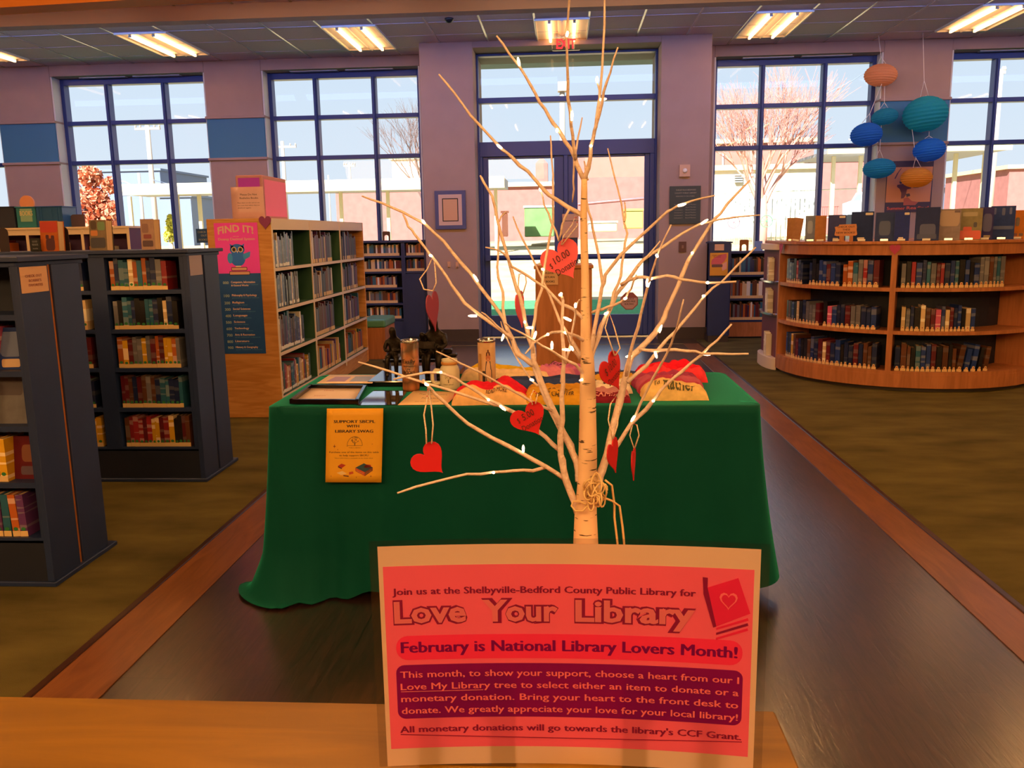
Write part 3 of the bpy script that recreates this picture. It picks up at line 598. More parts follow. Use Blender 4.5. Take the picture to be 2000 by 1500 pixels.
for z in (.878, .516, .174): b = MB(); ring(b, A0, A3, CR-.30, CR, z-.030, z); b.build('shelf_board', M['oakdark'], o)
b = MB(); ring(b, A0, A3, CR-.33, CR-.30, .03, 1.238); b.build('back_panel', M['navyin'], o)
b = MB(); ring(b, A0, A3, CR-.03, CR+.004, .035, .145); b.build('plinth', M['oakdark'], o)
b = MB(); ring(b, A0, A3, CR-.12, CR-.04, 0, .06); b.build('toe_kick', M['base'], o)
for a in (A0+1.1, A1, A2, A3-1): b = MB(); ring(b, a-1.1, a+1.1, CR-.30, CR+.004, .145, 1.238, 0, 2); b.build('bay_divider', M['oakdark'], o)
# rounded end shelves with metal lips
def cap(z0, z1, ex, mi=0):
    return [(2.09-.085*ex*math.cos(t), 8.72+.33*math.sin(t)) for t in [-PI/2+PI*i/20 for i in range(21)]]
for z0, z1 in ((1.18, 1.238), (.855, .878), (.535, .559), (.0, .119)):
    b = MB(); b.prism(cap(0, 0, 1.0), lambda u, v, w: V(u, v, z0+w), z1-z0); b.build('end_shelf', [M['cream'] if z0 > 1 or z0 == 0 else M['steel']], o, bevel=.003)
b = MB(); b.box(2.088, 2.10, 8.39, 9.05, .119, 1.238); b.build('end_back', mat('maroon_panel', '#6a2c40', .6), o)
b = MB(); b.box(2.1, 4.2, 9.03, 9.05, .03, 1.238); b.build('rear_panel', M['oakdark'], o)
def paper_heart(x, y, Y, w, h, label, rz=0, xo=0):
    p = PY(x, y, Y); b = MB(); b.prism(heart2d(w, h), lambda u, v, ww: p+V(u*math.cos(rz), u*math.sin(rz)-ww, v), .003)
    tag(b.build('paper_heart', M['hpink'], loc=p), label, 'paper heart', 'paper hearts stuck on furniture')
M['hpink'] = mat('magenta_paper', '#b83a6a', .6)
# ================================================================== BOOKS
def unit_book():
    c = MB()   # thickness x(-.5...5), depth y(0..1), height z(0..1); spine faces -y
    c.box(-.5, .5, 0, .04, 0, 1); c.box(-.5, -.40, .04, 1, 0, 1); c.box(.40, .5, .04, 1, 0, 1)
    return c
_cov = unit_book()
def proto(name, mb, mats):
    o = mb.build(name, mats); me = o.data; bpy.data.objects.remove(o); return me
ME_COVER = proto('book_cover', _cov, M['cover']); ME_JACKET = proto('book_jacket', _cov, M['jacket'])
_b = MB(); _b.box(-.40, .40, .04, .96, .02, .975); ME_PAGES = proto('page_block', _b, M['page'])
_b = MB(); _b.box(-.51, .51, -.012, .0, .01, .15); _b.lathe([(0, 0), (.42, 0), (.42, .002), (0, .002)], (0, 0, 0), 10, 1); 
_lab = MB(); _lab.box(-.52, .52, -.012, 0, .005, .135); _n0 = len(_lab.v)
for cx in (0,): _lab.add([(.33*math.cos(t), -.014, .185+.045*math.sin(t)) for t in [2*PI*i/10 for i in range(10)]], [tuple(range(10))[::-1]], 1)
ME_LABDOT = proto('spine_label', _lab, [M['sticker'], M['dot']])
_lab = MB(); _lab.box(-.50, .50, -.012, 0, .005, .10); _lab.add([(-.28, -.013, .10), (.28, -.013, .10), (.28, -.013, .17), (.14, -.013, .20), (-.14, -.013, .20), (-.28, -.013, .17)], [(0, 1, 2, 3, 4, 5)], 0)
_lab.add([(.13*math.cos(t), -.015, .14+.022*math.sin(t)) for t in [2*PI*i/8 for i in range(8)]], [tuple(range(8))[::-1]], 1)
ME_LABTAB = proto('spine_label', _lab, [M['sticker'], M['redink']])
_lab = MB(); _lab.box(-.50, .50, -.012, 0, .03, .13); ME_LABPLAIN = proto('spine_label', _lab, [M['white']])
BCOL = {'dark blue': '#1c3478', 'navy': '#142250', 'black': '#15131a', 'maroon': '#5c1422', 'red': '#942430', 'orange': '#b05c28', 'yellow': '#d8a422', 'cream': '#d8bc90', 'white': '#e6e0d8', 'green': '#34584a', 'teal': '#245e7c', 'grey': '#6a6a74', 'purple': '#58306c', 'pink': '#c85880', 'brown': '#5a3422', 'light blue': '#5c8cd8'}
N_BOOKS = 0
def book(p, rz, t, d, h, cname, label, group, lab, jacket=False, lean=0.0):
    global N_BOOKS; N_BOOKS += 1
    o = bpy.data.objects.new('book', ME_JACKET if jacket else ME_COVER); COL.objects.link(o); o.location = p; o.rotation_euler = (0, lean, rz); o.scale = (t, d, h)
    r = random.uniform(.8, 1.2); c = lin(BCOL[cname]); o.color = (min(c[0]*r, 1), min(c[1]*r, 1), min(c[2]*r, 1), 1)
    tag(o, label, 'book', group)
    q = bpy.data.objects.new('page_block', ME_PAGES); COL.objects.link(q); q.parent = o
    if lab: q = bpy.data.objects.new('spine_label', lab); COL.objects.link(q); q.parent = o
    return o
def row_widths(total, tmin, tmax, rng):
    out = []; s = 0
    while True:
        t = rng.uniform(tmin, tmax)
        if s+t > total: break
        out.append(t); s += t+.0008
    return out
rng = random.Random(11)
PAL = ['dark blue', 'navy', 'black', 'maroon', 'red', 'orange', 'yellow', 'cream', 'white', 'green', 'teal', 'grey', 'purple', 'brown', 'light blue', 'pink']
def pick(weights): return rng.choices(list(weights), list(weights.values()))[0]
MIX_B = [dict(navy=3, maroon=2, orange=3, yellow=2, grey=2, red=2, teal=2, cream=2), dict(navy=3, teal=3, grey=3, cream=2, red=2, maroon=2, black=3), dict(navy=2, yellow=3, cream=2, teal=2, orange=2, maroon=3, pink=2, grey=3), dict(navy=4, black=3, grey=3, maroon=2, teal=3, brown=2, cream=1), dict(red=4, maroon=4, yellow=3, orange=3, black=2, brown=2)]
ROWN = ['top', 'second', 'third', 'fourth', 'bottom']
# farther dark bookcase: two bays in view
for r, z in enumerate(ROWS):
    for bay, (x0, x1) in enumerate(((-3.10, -2.66), (-2.54, -2.145))):
        vis = -2.755 if bay == 0 else -9
        ws = row_widths((x1-x0)*(.97 if bay == 0 else rng.uniform(.86, .97)), .018, .031, rng)
        x = x0+.006; ws_ = [(x+sum(ws[:i])+.0008*i, w) for i, w in enumerate(ws)]
        ws_ = [q for q in ws_ if q[0] > vis-.02]
        for i, (xx, w) in enumerate(ws_):
            c = pick(MIX_B[r]); h = rng.uniform(.155, .185)
            book((xx+w/2, 4.55+.018+rng.uniform(0, .004), z), 0, w, .125, h, c, '%s book, %s from left on %s shelf, %s bay of farther dark bookcase' % (c, ORD[i], ROWN[r], 'narrow left' if bay == 0 else 'right'), 'novels in the farther dark bookcase', ME_LABDOT)
# near dark bookcase
near = {0: [], 1: [(-2.335, 'navy', -.16), (-2.292, 'cream', -.16), (-2.255, 'pink', -.16)], 2: [(-2.33, 'green', 0), (-2.285, 'yellow', 0)], 3: [(-2.345, 'orange', 0), (-2.31, 'cream', 0), (-2.277, 'orange', 0), (-2.245, 'yellow', 0)], 4: [(-2.36, 'brown', 0), (-2.327, 'maroon', 0), (-2.295, 'purple', 0), (-2.26, 'teal', 0), (-2.222, 'orange', .05), (-2.19, 'purple', .04)]}
for r, lst in near.items():
    for i, (x, c, ln) in enumerate(lst):
        book((x, 3.11, ROWS[r] if r else 1.1, ), 0, .030, .13, .175, c, '%s book, %s from left on %s shelf of near dark bookcase' % (c, ORD[i], ROWN[r]), 'books in the near dark bookcase', ME_LABDOT, False, -ln)
# face-out books in the near bookcase
def faceout(p, rz, w, h, t, c, label, group, art=(), tilt=.12, name='book', page=True, lean=0):
    o = empty(name, p, label, 'book', group, rz); o.rotation_euler = (-tilt, lean, rz)
    b = MB(); b.box(-w/2, w/2, 0, .003, 0, h); b.box(-w/2, w/2, t-.003, t, 0, h); b.box(-w/2, -w/2+.004, .003, t-.003, 0, h)
    def at(b, nm, mt): 
        me = bpy.data.meshes.new(nm); me.from_pydata(b.v, [], b.f); me.materials.append(mt) if not isinstance(mt, list) else [me.materials.append(q) for q in mt]
        for pp, mi in zip(me.polygons, b.m): pp.material_index = mi
        q = bpy.data.objects.new(nm, me); COL.objects.link(q); q.parent = o; return q
    cm = mat('cover_'+c, BCOL.get(c, c), .6, spec=.2, var=.12, vscale=25); at(b, 'cover', cm)
    if page: b = MB(); b.box(-w/2+.005, w/2-.004, .003, t-.003, .003, h-.003); at(b, 'page_block', M['page'])
    if art:
        b = MB(); mts = []
        for k, (u0, u1, v0, v1, col) in enumerate(art):
            mts.append(mat('cover_art', col, .4)); vs = [(w*(a-.5), -.0006*(1+k*.2), h*v) for a, v in rrect(u0, u1, v0, v1, min(u1-u0, v1-v0)*.28, 3)]; b.add(vs, [tuple(range(len(vs)))[::-1]], k)
        at(b, 'cover_art', mts)
    return o
faceout((-2.185, 3.15, ROWS[1]), .1, .11, .165, .026, 'dark blue', 'dark blue face-out paperback tilted on second shelf of near dark bookcase', 'books in the near dark bookcase', [(.1, .9, .3, .9, '#5a6a98'), (.15, .8, .05, .25, '#c8a888')])
faceout((-2.215, 3.15, ROWS[2]), 0, .13, .19, .03, 'grey', 'dark grey face-out book on third shelf of near dark bookcase', 'books in the near dark bookcase', [(.1, .9, .6, .9, '#4a4450')])
faceout((-2.185, 3.15, ROWS[3]), 0, .115, .175, .03, 'maroon', 'dark maroon face-out book on fourth shelf of near dark bookcase', 'books in the near dark bookcase', [(.4, .9, .4, .8, '#7a4a38'), (.35, .95, .1, .3, '#58485c')])
# curved bookcase
MIX_R = [{'navy': 6, 'dark blue': 4, 'teal': 3, 'maroon': 2, 'red': 1, 'grey': 2, 'orange': 1, 'black': 2}, {'navy': 4, 'grey': 3, 'cream': 2, 'maroon': 3, 'pink': 1, 'black': 3, 'brown': 2, 'dark blue': 3}, {'navy': 5, 'black': 4, 'teal': 2, 'maroon': 2, 'cream': 1, 'yellow': 1, 'brown': 2, 'dark blue': 3}]
DEG = 180/PI
plan_r = {(0, 0): (184, 241, [(.30, .36), (.66, .70), (.90, .93)]), (1, 0): (186, 240.5, [(.26, .28), (.5, .52)]), (2, 0): (187, 243, [(.12, .15), (.55, .58)]),
          (0, 1): (247.5, 292, []), (1, 1): (248.5, 279, []), (2, 1): (247, 286, [])}
for (r, bay), (a0, a1, gaps) in plan_r.items():
    z = (.878, .516, .174)[r]; a = a0; i = 0
    while True:
        w = rng.uniform(.024, .044) if bay else rng.uniform(.026, .046); da = w/CR*DEG*1.06; fr = (a+da/2-a0)/(a1-a0)
        if a+da > a1: break
        if any(g0 < fr < g1 for g0, g1 in gaps): a += da*.8; continue
        am = a+da/2; h = rng.uniform(.19, .235) if r != 1 else rng.uniform(.18, .22); px, py = arc(am, CR-.035)
        ln = 0.0
        if bay == 1 and r == 2 and fr > .62: ln = .14
        c = pick(MIX_R[r]); 
        if bay == 1 and r == 0 and fr > .7: h = .25; c = rng.choice(['grey', 'brown', 'teal', 'grey'])
        book((px, py, z), math.radians(am-270), w, .16, h, c, '%s book, %s from left on %s shelf, %s bay of curved bookcase' % (c, ORD[i], ('top', 'middle', 'bottom')[r], 'left' if bay == 0 else 'right'), 'novels in the curved bookcase', ME_LABTAB, True, ln)
        a += da+(.9 if ln else .25); i += 1
        if i > 24: break
for k, (z, n) in enumerate(((.878, 2), (.559, 3), (.119, 3))):
    for i in range(n):
        book((2.03, 8.60+.045*i, z), -PI/2, .02, .055, .22+.01*i, 'white', 'thin white book, %s from front on %s rounded end shelf' % (ORD[i], ('top', 'middle', 'bottom')[k]), 'picture books on the rounded end shelves', None, True)
# oak bookcase: nearest bay as single books
MIX_C = {'navy': 4, 'white': 1, 'grey': 3, 'maroon': 3, 'cream': 1, 'green': 1, 'purple': 3, 'teal': 1, 'black': 3, 'brown': 2, 'dark blue': 3}
MIX_C4 = dict(red=3, orange=3, yellow=3, cream=3, green=2, teal=2, purple=2)
def c_row(bay, r, single):
    z = CZ[r]; hh = (.285, .27, .30, .25)[r]; y = DIV[bay]+.03; i = 0; end = DIV[bay]+.97*(.80 if r < 3 else .93) - .02; out = []
    while True:
        w = rng.uniform(.010, .032) if r < 2 else rng.uniform(.016, .045)
        if y+w > end: break
        if rng.random() < .06: y += .02
        out.append((y+w/2, w, rng.uniform(.72, 1.0)*hh, pick(MIX_C4 if r == 3 else MIX_C))); y += w+.003
    return out
stuff_mb = MB(); STM = [mat('shelved_spine_'+k.replace(' ', '_'), v, .4) for k, v in BCOL.items()]; SK = list(BCOL)
STM += [M['page'], M['sticker']]
def stuff_book(o, ax, ay, w, d, h, c, lab=True):
    o, ax, ay = Vector(o), Vector(ax), Vector(ay)
    stuff_mb.obox(o-ax*w/2, ax*w, ay*d, V(0, 0, h), SK.index(c)); stuff_mb.obox(o-ax*w*.4+ay*.006+V(0, 0, h-.001), ax*w*.8, ay*(d-.01), V(0, 0, .002), len(SK))
    if lab: stuff_mb.obox(o-ax*w/2-ay*.001, ax*w, ay*.001, V(0, 0, .035), len(SK)+1)
for bay in range(3):
    for r in range(4):
        row = c_row(bay, r, bay == 0)
        if bay == 0: row = row[:23]
        for i, (y, w, h, c) in enumerate(row):
            if bay == 0: book((XF-.028, y, CZ[r]), PI/2, w, .20, h, c, '%s picture book, %s from front on %s shelf, nearest bay of oak bookcase' % (c, ORD[i], ('top', 'second', 'third', 'bottom')[r]), 'picture books in the oak bookcase', ME_LABPLAIN if w > .02 else None, True)
            else: stuff_book((XF-.03, y, CZ[r]), (0, 1, 0), (-1, 0, 0), w, .2, h, c, w > .02)
# far shelves: masses of small spines
for (x0, x1, y, rows, h) in ((-2.64, -2.13, 10.99, [1.122, .92, .71, .505, .30], .15), (-3.57, -2.86, 10.99, [1.122, .92, .71, .505, .30], .15), (-2.08, -1.83, 10.99, [1.122, .92], .15), (-6.37, -5.0, 10.99, [.98, .72], .18), (-4.97, -3.65, 10.99, [.98, .72], .18), (2.10, 3.35, 11.0, [.812, .511, .233], .22), (-5.34, -4.8, 8.25, [1.17], .2), (-4.77, -4.34, 8.25, [1.17], .18), (-5.88, -5.38, 8.25, [1.17], .22)):
    for z in rows:
        x = x0+.01; end = x0+(x1-x0)*(rng.uniform(.8, .98) if y > 9 else .55)
        while x < end:
            w = rng.uniform(.016, .03); stuff_book((x+w/2, y, z), (1, 0, 0), (0, 1, 0), w, .14, h*rng.uniform(.85, 1.05), rng.choice(['navy', 'grey', 'cream', 'maroon', 'black', 'white', 'orange', 'brown', 'teal']), True); x += w+.001
o = stuff_mb.build('shelved_books', STM); tag(o, 'small distant rows of books in the far shelves and rear bays', 'books', kind='stuff')
# ================================================================== TABLE
TZ = .742; TX0, TX1, TY0, TY1 = -1.135, .715, 3.06, 3.82
o = empty('folding_table', (-.21, 3.44, 0), 'folding table hidden under the dark green cloth', 'table')
b = MB(); b.box(TX0+.01, TX1-.01, TY0+.01, TY1-.01, TZ-.04, TZ-.004); b.build('tabletop', M['white'], o, bevel=.004)
for x in (-1.0, .58):
    for y in (3.16, 3.72): b = MB(); b.tube([(x, y, 0), (x, y, TZ-.04)], .014, 8); b.build('leg', M['black'], o)
def cloth_mesh():
    rr = .045; per = []; N = 0
    def seg(ax, ay, bx, by, n):
        for i in range(n): t = i/n; per.append((ax+(bx-ax)*t, ay+(by-ay)*t))
    def corner(cx, cy, a0):
        for i in range(9): a = math.radians(a0+90*i/8); per.append((cx+rr*math.cos(a), cy+rr*math.sin(a)))
    seg(TX0+rr, TY0, TX1-rr, TY0, 70); corner(TX1-rr, TY0+rr, 270); seg(TX1, TY0+rr, TX1, TY1-rr, 30); corner(TX1-rr, TY1-rr, 0)
    seg(TX1-rr, TY1, TX0+rr, TY1, 60); corner(TX0+rr, TY1-rr, 90); seg(TX0, TY1-rr, TX0, TY0+rr, 30); corner(TX0+rr, TY0+rr, 180)
    n = len(per); cx, cy = (TX0+TX1)/2, (TY0+TY1)/2; b = MB(); vs = []; rows = 26
    nor = []
    for i in range(n):
        p, q = per[(i-1) % n], per[(i+1) % n]; t = V(q[0]-p[0], q[1]-p[1], 0); nn = V(t.y, -t.x, 0); nor.append(nn.normalized() if nn.length > 1e-6 else V(0, -1, 0))
    s = 0; ss = []
    for i in range(n): ss.append(s); q = per[(i+1) % n]; s += math.hypot(q[0]-per[i][0], q[1]-per[i][1])
    for j in range(rows+1):
        t = j/rows
        for i in range(n):
            x, y = per[i]; nn = nor[i]; a = ss[i]
            cl = max(0, 1-math.hypot(x-TX0, y-TY0)/.36); cr = max(0, 1-math.hypot(x-TX1, y-TY0)/.30)   # near front corners
            hem = .028 if x < -.2 else .05
            if x > .4: hem = .07
            z = TZ-(TZ-hem)*t
            fold = .012*math.sin(a*21+1.2*math.sin(a*5))+.008*math.sin(a*47+2)
            off = .004+.040*t+fold*t*1.2*(1 if y < TY1-.1 else .6)+.05*t*t*cr+.03*t*t*cl
            if t > .80 and cl > 0: z -= .11*cl*(t-.80)/.2; off += .10*cl*((t-.80)/.2)**1.2+.02*math.sin(a*60)*cl*(t-.8)/.2
            z = max(z, .006+.012*(noise.noise(V(x*9, y*9, t*5))+.4 if z < .03 else 0), .004)
            vs.append((x+nn.x*off, y+nn.y*off, z))
    # rounded shoulder
    top = [(x-nor[i].x*.012, y-nor[i].y*.012, TZ+.004) for i, (x, y) in enumerate(per)]
    inner = [(cx+(x-cx)*.93, cy+(y-cy)*.9, TZ+.004) for (x, y) in per]
    allv = vs+top+inner; fs = []
    for j in range(rows):
        for i in range(n): k = (i+1) % n; fs.append((j*n+i, (j+1)*n+i, (j+1)*n+k, j*n+k))
    T0 = (rows+1)*n
    for i in range(n): k = (i+1) % n; fs.append((i, k, T0+k, T0+i)); fs.append((T0+i, T0+k, T0+n+k, T0+n+i))
    fs.append(tuple(T0+n+i for i in range(n)))
    b.add(allv, fs, 0, True); return b
M['cloth'] = mat('green_tablecloth', '#00443a', .75, spec=.12, bump=.12, bscale=700, var=.06, vscale=4)
_b = M['cloth'].node_tree.nodes['Principled BSDF']; _b.inputs['Sheen Weight'].default_value = .8; _b.inputs['Sheen Roughness'].default_value = .35; _b.inputs['Sheen Tint'].default_value = (.04, .7, .5, 1)
o = cloth_mesh().build('tablecloth', M['cloth'], loc=(-.21, 3.44, 0)); tag(o, 'dark green cloth draped over the table to the floor', 'tablecloth')
TT = TZ+.005
# yellow flyer on the cloth front
SWX0, SWX1, SWZ0, SWZ1, SWY = -.892, -.678, .468, .748, 3.028
def sw(u, v, k=0): return V(SWX0+(SWX1-SWX0)*u - .015*(1-v), SWY-.022*(1-v)-.0007*k-.003, SWZ0+(SWZ1-SWZ0)*v)
o = empty('yellow_flyer', (-.785, SWY, SWZ0), 'yellow SUPPORT SBCPL WITH LIBRARY SWAG flyer pinned to the cloth', 'flyer')
b = MB(); b.patch(lambda u, v: sw(u, v), 0, 1, 0, 1, 8, 10); b.build('sheet', paper_mat('yellow_paper', '#f0b030', .1), o, solid=.0006)
T = lambda u, v: sw(u, v, 1)
b = MB(); b.text('SUPPORT SBCPL', T, .13, .86, .805, .038, 0, .028); b.text('WITH', T, .36, .58, .745, .036, 0, .028); b.text('LIBRARY SWAG', T, .16, .83, .675, .038, 0, .028)
b.text('Purchase one of the items on this table', T, .06, .94, .40, .022, 0, .006); b.text('to help support SBCPL!', T, .24, .76, .357, .022, 0, .006); b.text('More information available at the front desk', T, .16, .84, .325, .011); b.text('PUBLIC LIBRARY', T, .41, .62, .465, .009)
b.build('lettering', M['ink'], o)
b = MB(); GR = mat('flyer_grey_green', '#7a5a20', .6)
for i in range(24):   # small tree emblem with arch
    a = PI*i/23; b.add([T(.51+.14*math.cos(a), .50+.125*math.sin(a)), T(.51+.13*math.cos(a), .50+.116*math.sin(a)), T(.51+.13*math.cos(a+.11), .50+.116*math.sin(a+.11)), T(.51+.14*math.cos(a+.11), .50+.125*math.sin(a+.11))], [(0, 1, 2, 3)])
b.add([T(.38, .497), T(.64, .497), T(.64, .502), T(.38, .502)], [(0, 1, 2, 3)]); b.add([T(.498, .50), T(.522, .50), T(.516, .55), T(.504, .55)], [(0, 1, 2, 3)])
for i in range(40):
    rr_ = random.Random(i); a = rr_.random()*2*PI; q = rr_.random()**.5; u, v = .51+.065*q*math.cos(a), .575+.045*q*math.sin(a); b.add([T(u-.008, v), T(u, v-.006), T(u+.008, v), T(u, v+.006)], [(0, 1, 2, 3)])
b.build('tree_emblem', GR, o)
b = MB(); cols = ['#7a3a20', '#b03020', '#284a5a', '#c05028', '#e8c890', '#5a2a30']; fm = [mat('flyer_print_'+c[1:], c, .6) for c in cols]
def fp(pts, mi): b.add([T(u, v) for u, v in pts], [tuple(range(len(pts)))], mi)
fp([(.53, .20), (.68, .26), (.84, .205), (.70, .14)], 2); fp([(.53, .20), (.70, .14), (.70, .085), (.53, .155)], 3); fp([(.70, .14), (.84, .205), (.84, .16), (.70, .085)], 0); fp([(.68, .21), (.72, .245), (.80, .24), (.82, .20), (.76, .17)], 1); fp([(.53, .173), (.70, .11), (.70, .102), (.53, .165)], 4); fp([(.70, .11), (.84, .178), (.84, .170), (.70, .102)], 4)
fp([(.22, .225), (.28, .255), (.36, .235), (.29, .195)], 1); fp([(.22, .225), (.29, .195), (.29, .18), (.22, .205)], 5); fp([(.20, .13), (.30, .155), (.38, .12), (.28, .10)], 4); fp([(.32, .10), (.42, .09), (.41, .075), (.32, .085)], 5); fp([(.42, .14), (.49, .15), (.50, .12), (.42, .105)], 3)
for (u, v, s) in ((.15, .49, .03), (.70, .84, .016), (.21, .445, .012), (.82, .52, .01), (.10, .085, .012), (.55, .07, .012), (.81, .085, .018)): fp([(u-s, v), (u-s*.2, v-s*.2), (u, v-s*1.0), (u+s*.2, v-s*.2), (u+s, v), (u+s*.2, v+s*.2), (u, v+s), (u-s*.2, v+s*.2)], 0)
b.build('printed_books', fm, o)
# papers and frame lying at the left end
def sheet(name, label, cat, P, col, z=0, extra=None, trans=.0, rough=.5, mt=None):
    o = empty(name, (sum(p[0] for p in P)/4, sum(p[1] for p in P)/4, TT+z), label, cat)
    P = [V(p[0], p[1], 0) for p in P]
    def fn(u, v, k=0): return P[0]*(1-u)*(1-v)+P[1]*u*(1-v)+P[2]*u*v+P[3]*(1-u)*v + V(0, 0, TT+z+.0012+.0005*k)
    b = MB(); b.patch(lambda u, v: fn(u, v), 0, 1, 0, 1, 4, 4); b.build('sheet', mt or mat(name+'_paper', col, rough), o, solid=.0008)
    if extra: extra(o, fn)
    return o
def ex_frame(o, fn):
    b = MB(); w = .012
    pts = [fn(-.04, -.03), fn(1.04, -.03), fn(1.04, 1.03), fn(-.04, 1.03)]
    for i in range(4):
        p, q = pts[i], pts[(i+1) % 4]; d = (q-p); s = V(-d.y, d.x, 0).normalized()*w; b.obox(p-V(0, 0, .004), d, s, V(0, 0, .018))
    b.build('black_border', mat('black_gloss_frame', '#0c0c10', .12), o)
    b = MB(); b.text('Library', lambda u, v: fn(u, v, 1), .30, .48, .78, .06); b.text('Support', lambda u, v: fn(u, v, 1), .22, .42, .42, .05); b.build('red_lettering', M['redink'], o)
    b = MB(); b.text('PRICE LIST', lambda u, v: fn(u, v, 1), .10, .45, .12, .07, 0, .03); b.build('dark_lettering', M['ink'], o)
sheet('framed_notice', 'black framed cream notice lying at the front left of the table', 'picture frame', [(-1.05, 3.112), (-.80, 3.102), (-.84, 3.405), (-1.07, 3.42)], '#f4dcc8', .006, ex_frame)
def ex_pics(o, fn):
    b = MB(); b.add([fn(.12, .2, 1), fn(.47, .2, 1), fn(.50, .75, 1), fn(.18, .75, 1)], [(0, 1, 2, 3)], 0); b.add([fn(.55, .2, 1), fn(.93, .2, 1), fn(.92, .78, 1), fn(.58, .78, 1)], [(0, 1, 2, 3)], 1)
    b.build('printed_photos', [mat('violet_print', '#a890c8', .5), mat('blue_print_photo', '#98a8d8', .5)], o)
sheet('photo_sheet', 'white sheet with two bluish photos behind the framed notice', 'paper', [(-1.055, 3.45), (-.815, 3.445), (-.84, 3.66), (-1.06, 3.67)], '#f2d8c4', .02, ex_pics)
def ex_slv(o, fn):
    b = MB(); b.patch(lambda u, v: fn(u, v, 3), -.03, 1.03, -.02, 1.02, 2, 2); b.build('clear_sleeve', glass_mat('clear_plastic', (1, 1, 1), 2.2, .03), o)
    b = MB()
    for (u, v) in ((.15, .12), (.12, .85), (.92, .15), (.93, .82)): b.add([fn(u+.025*math.cos(t), v+.02*math.sin(t), 2) for t in [2*PI*i/8 for i in range(8)]], [tuple(range(8))])
    b.build('punch_holes', M['ink'], o)
sheet('sleeved_sheet', 'tan sheet in a shiny clear plastic sleeve', 'paper', [(-.79, 3.085), (-.64, 3.085), (-.655, 3.37), (-.79, 3.38)], '#d8b080', 0, ex_slv)
def ex_txt(o, fn):
    b = MB(); f2 = lambda u, v: fn(u, v, 1); b.text('Mugs and Tumblers', f2, .2, .8, .72, .08); b.text('FOR SALE', f2, .35, .7, .42, .09); b.text('see the front desk', f2, .28, .78, .2, .05); b.build('lettering', mat('brown_ink', '#7a4a30', .6), o)
sheet('price_sheet', 'cream printed sheet in front of the mason jar mug', 'paper', [(-.635, 3.078), (-.45, 3.085), (-.43, 3.33), (-.625, 3.38)], '#ecca9c', .001, ex_txt)
# bronze sculpture on a dark slab
M['bronze'] = mat('dark_bronze', '#1e1814', .38, .7, bump=.2, bscale=60)
def skin_body(name, chains, m, parent):
    verts = []; edges = []; rad = []
    idx = {}
    def vid(p, r):
        k = tuple(round(c, 4) for c in p)
        if k not in idx: idx[k] = len(verts); verts.append(k); rad.append(r)
        return idx[k]
    for ch in chains:
        ids = [vid(p, r) for p, r in ch]
        edges += [(a, c) for a, c in zip(ids, ids[1:])]
    base = parent_world(parent); me = bpy.data.meshes.new(name); me.from_pydata([Vector(v)-base for v in verts], edges, []); me.materials.append(m)
    o = bpy.data.objects.new(name, me); COL.objects.link(o); o.parent = parent
    sk = o.modifiers.new('skin', 'SKIN'); sk.use_smooth_shade = True
    for v, r in zip(me.skin_vertices[0].data, rad): v.radius = (r, r)
    me.skin_vertices[0].data[0].use_root = True
    sb = o.modifiers.new('sub', 'SUBSURF'); sb.levels = 2; sb.render_levels = 2
    return o
BX, BY, BZ = -.665, 3.62, TT
o = empty('bronze_sculpture', (BX, BY, BZ), 'dark bronze sculpture of an adult and child reading on a bench', 'sculpture')
b = MB(); b.box(-.845, -.475, 3.475, 3.90, BZ, BZ+.024); b.build('base_slab', mat('black_gloss_stone', '#0c0e12', .06), o, bevel=.004)
b = MB(); b.box(-.80, -.54, 3.60, 3.70, BZ+.085, BZ+.097)
for x in (-.795, -.555): b.box(x, x+.012, 3.605, 3.695, BZ+.024, BZ+.085)
b.build('bench', M['bronze'], o, bevel=.002)
def seated(name, x, y, s, lean=0, face=-1, arms=True, hd=.021):
    z = BZ+.105; P = lambda dx, dy, dz: (x+dx*s, y+dy*s, z+dz*s)
    sp = [(P(0, 0, .012), .027*s), (P(.002, -.004, .045), .024*s), (P(.004+lean*.3, -.010, .078), .026*s), (P(.005+lean*.5, -.018, .10), .012*s), (P(.003+lean*.6, -.026, .118), .018*s), (P(.002+lean*.6, -.032, .136), .017*s), (P(.002+lean*.6, -.032, .147), .008*s)]
    ch = [sp]
    for q in (-1, 1):
        ch.append([sp[0], (P(q*.018, -.030, .012), .016*s), (P(q*.020, -.065, .010), .014*s), (P(q*.020, -.070, -.030), .011*s), (P(q*.020, -.068, -.068), .009*s), (P(q*.020, -.088, -.074), .008*s)])
        ch.append([sp[2], (P(q*.030, -.012, .076), .012*s), (P(q*.040, -.020, .046), .010*s), (P(q*.026, -.052, .038), .008*s), (P(q*.012, -.064, .044), .007*s)])
    return skin_body(name, ch, M['bronze'], o)
seated('seated_boy', -.750, 3.615, .95, -.004)
seated('seated_adult', -.570, 3.63, 1.25, -.006)
seated('seated_child', -.628, 3.612, .78, .012)
b = MB(); b.obox((-.605, 3.53, BZ+.155), (.045, 0, 0), (0, .02, .028), (0, .002, -.003)); b.obox((-.605, 3.53, BZ+.155), (-.045, 0, .008), (0, .02, .028), (0, .002, -.003)); b.build('open_book', M['bronze'], o)
b = MB(); b.box(-.545, -.49, 3.60, 3.66, BZ+.024, BZ+.105); b.box(-.555, -.475, 3.60, 3.65, BZ+.105, BZ+.122); b.box(-.535, -.495, 3.605, 3.645, BZ+.122, BZ+.142); b.build('book_pile', M['bronze'], o, bevel=.004)
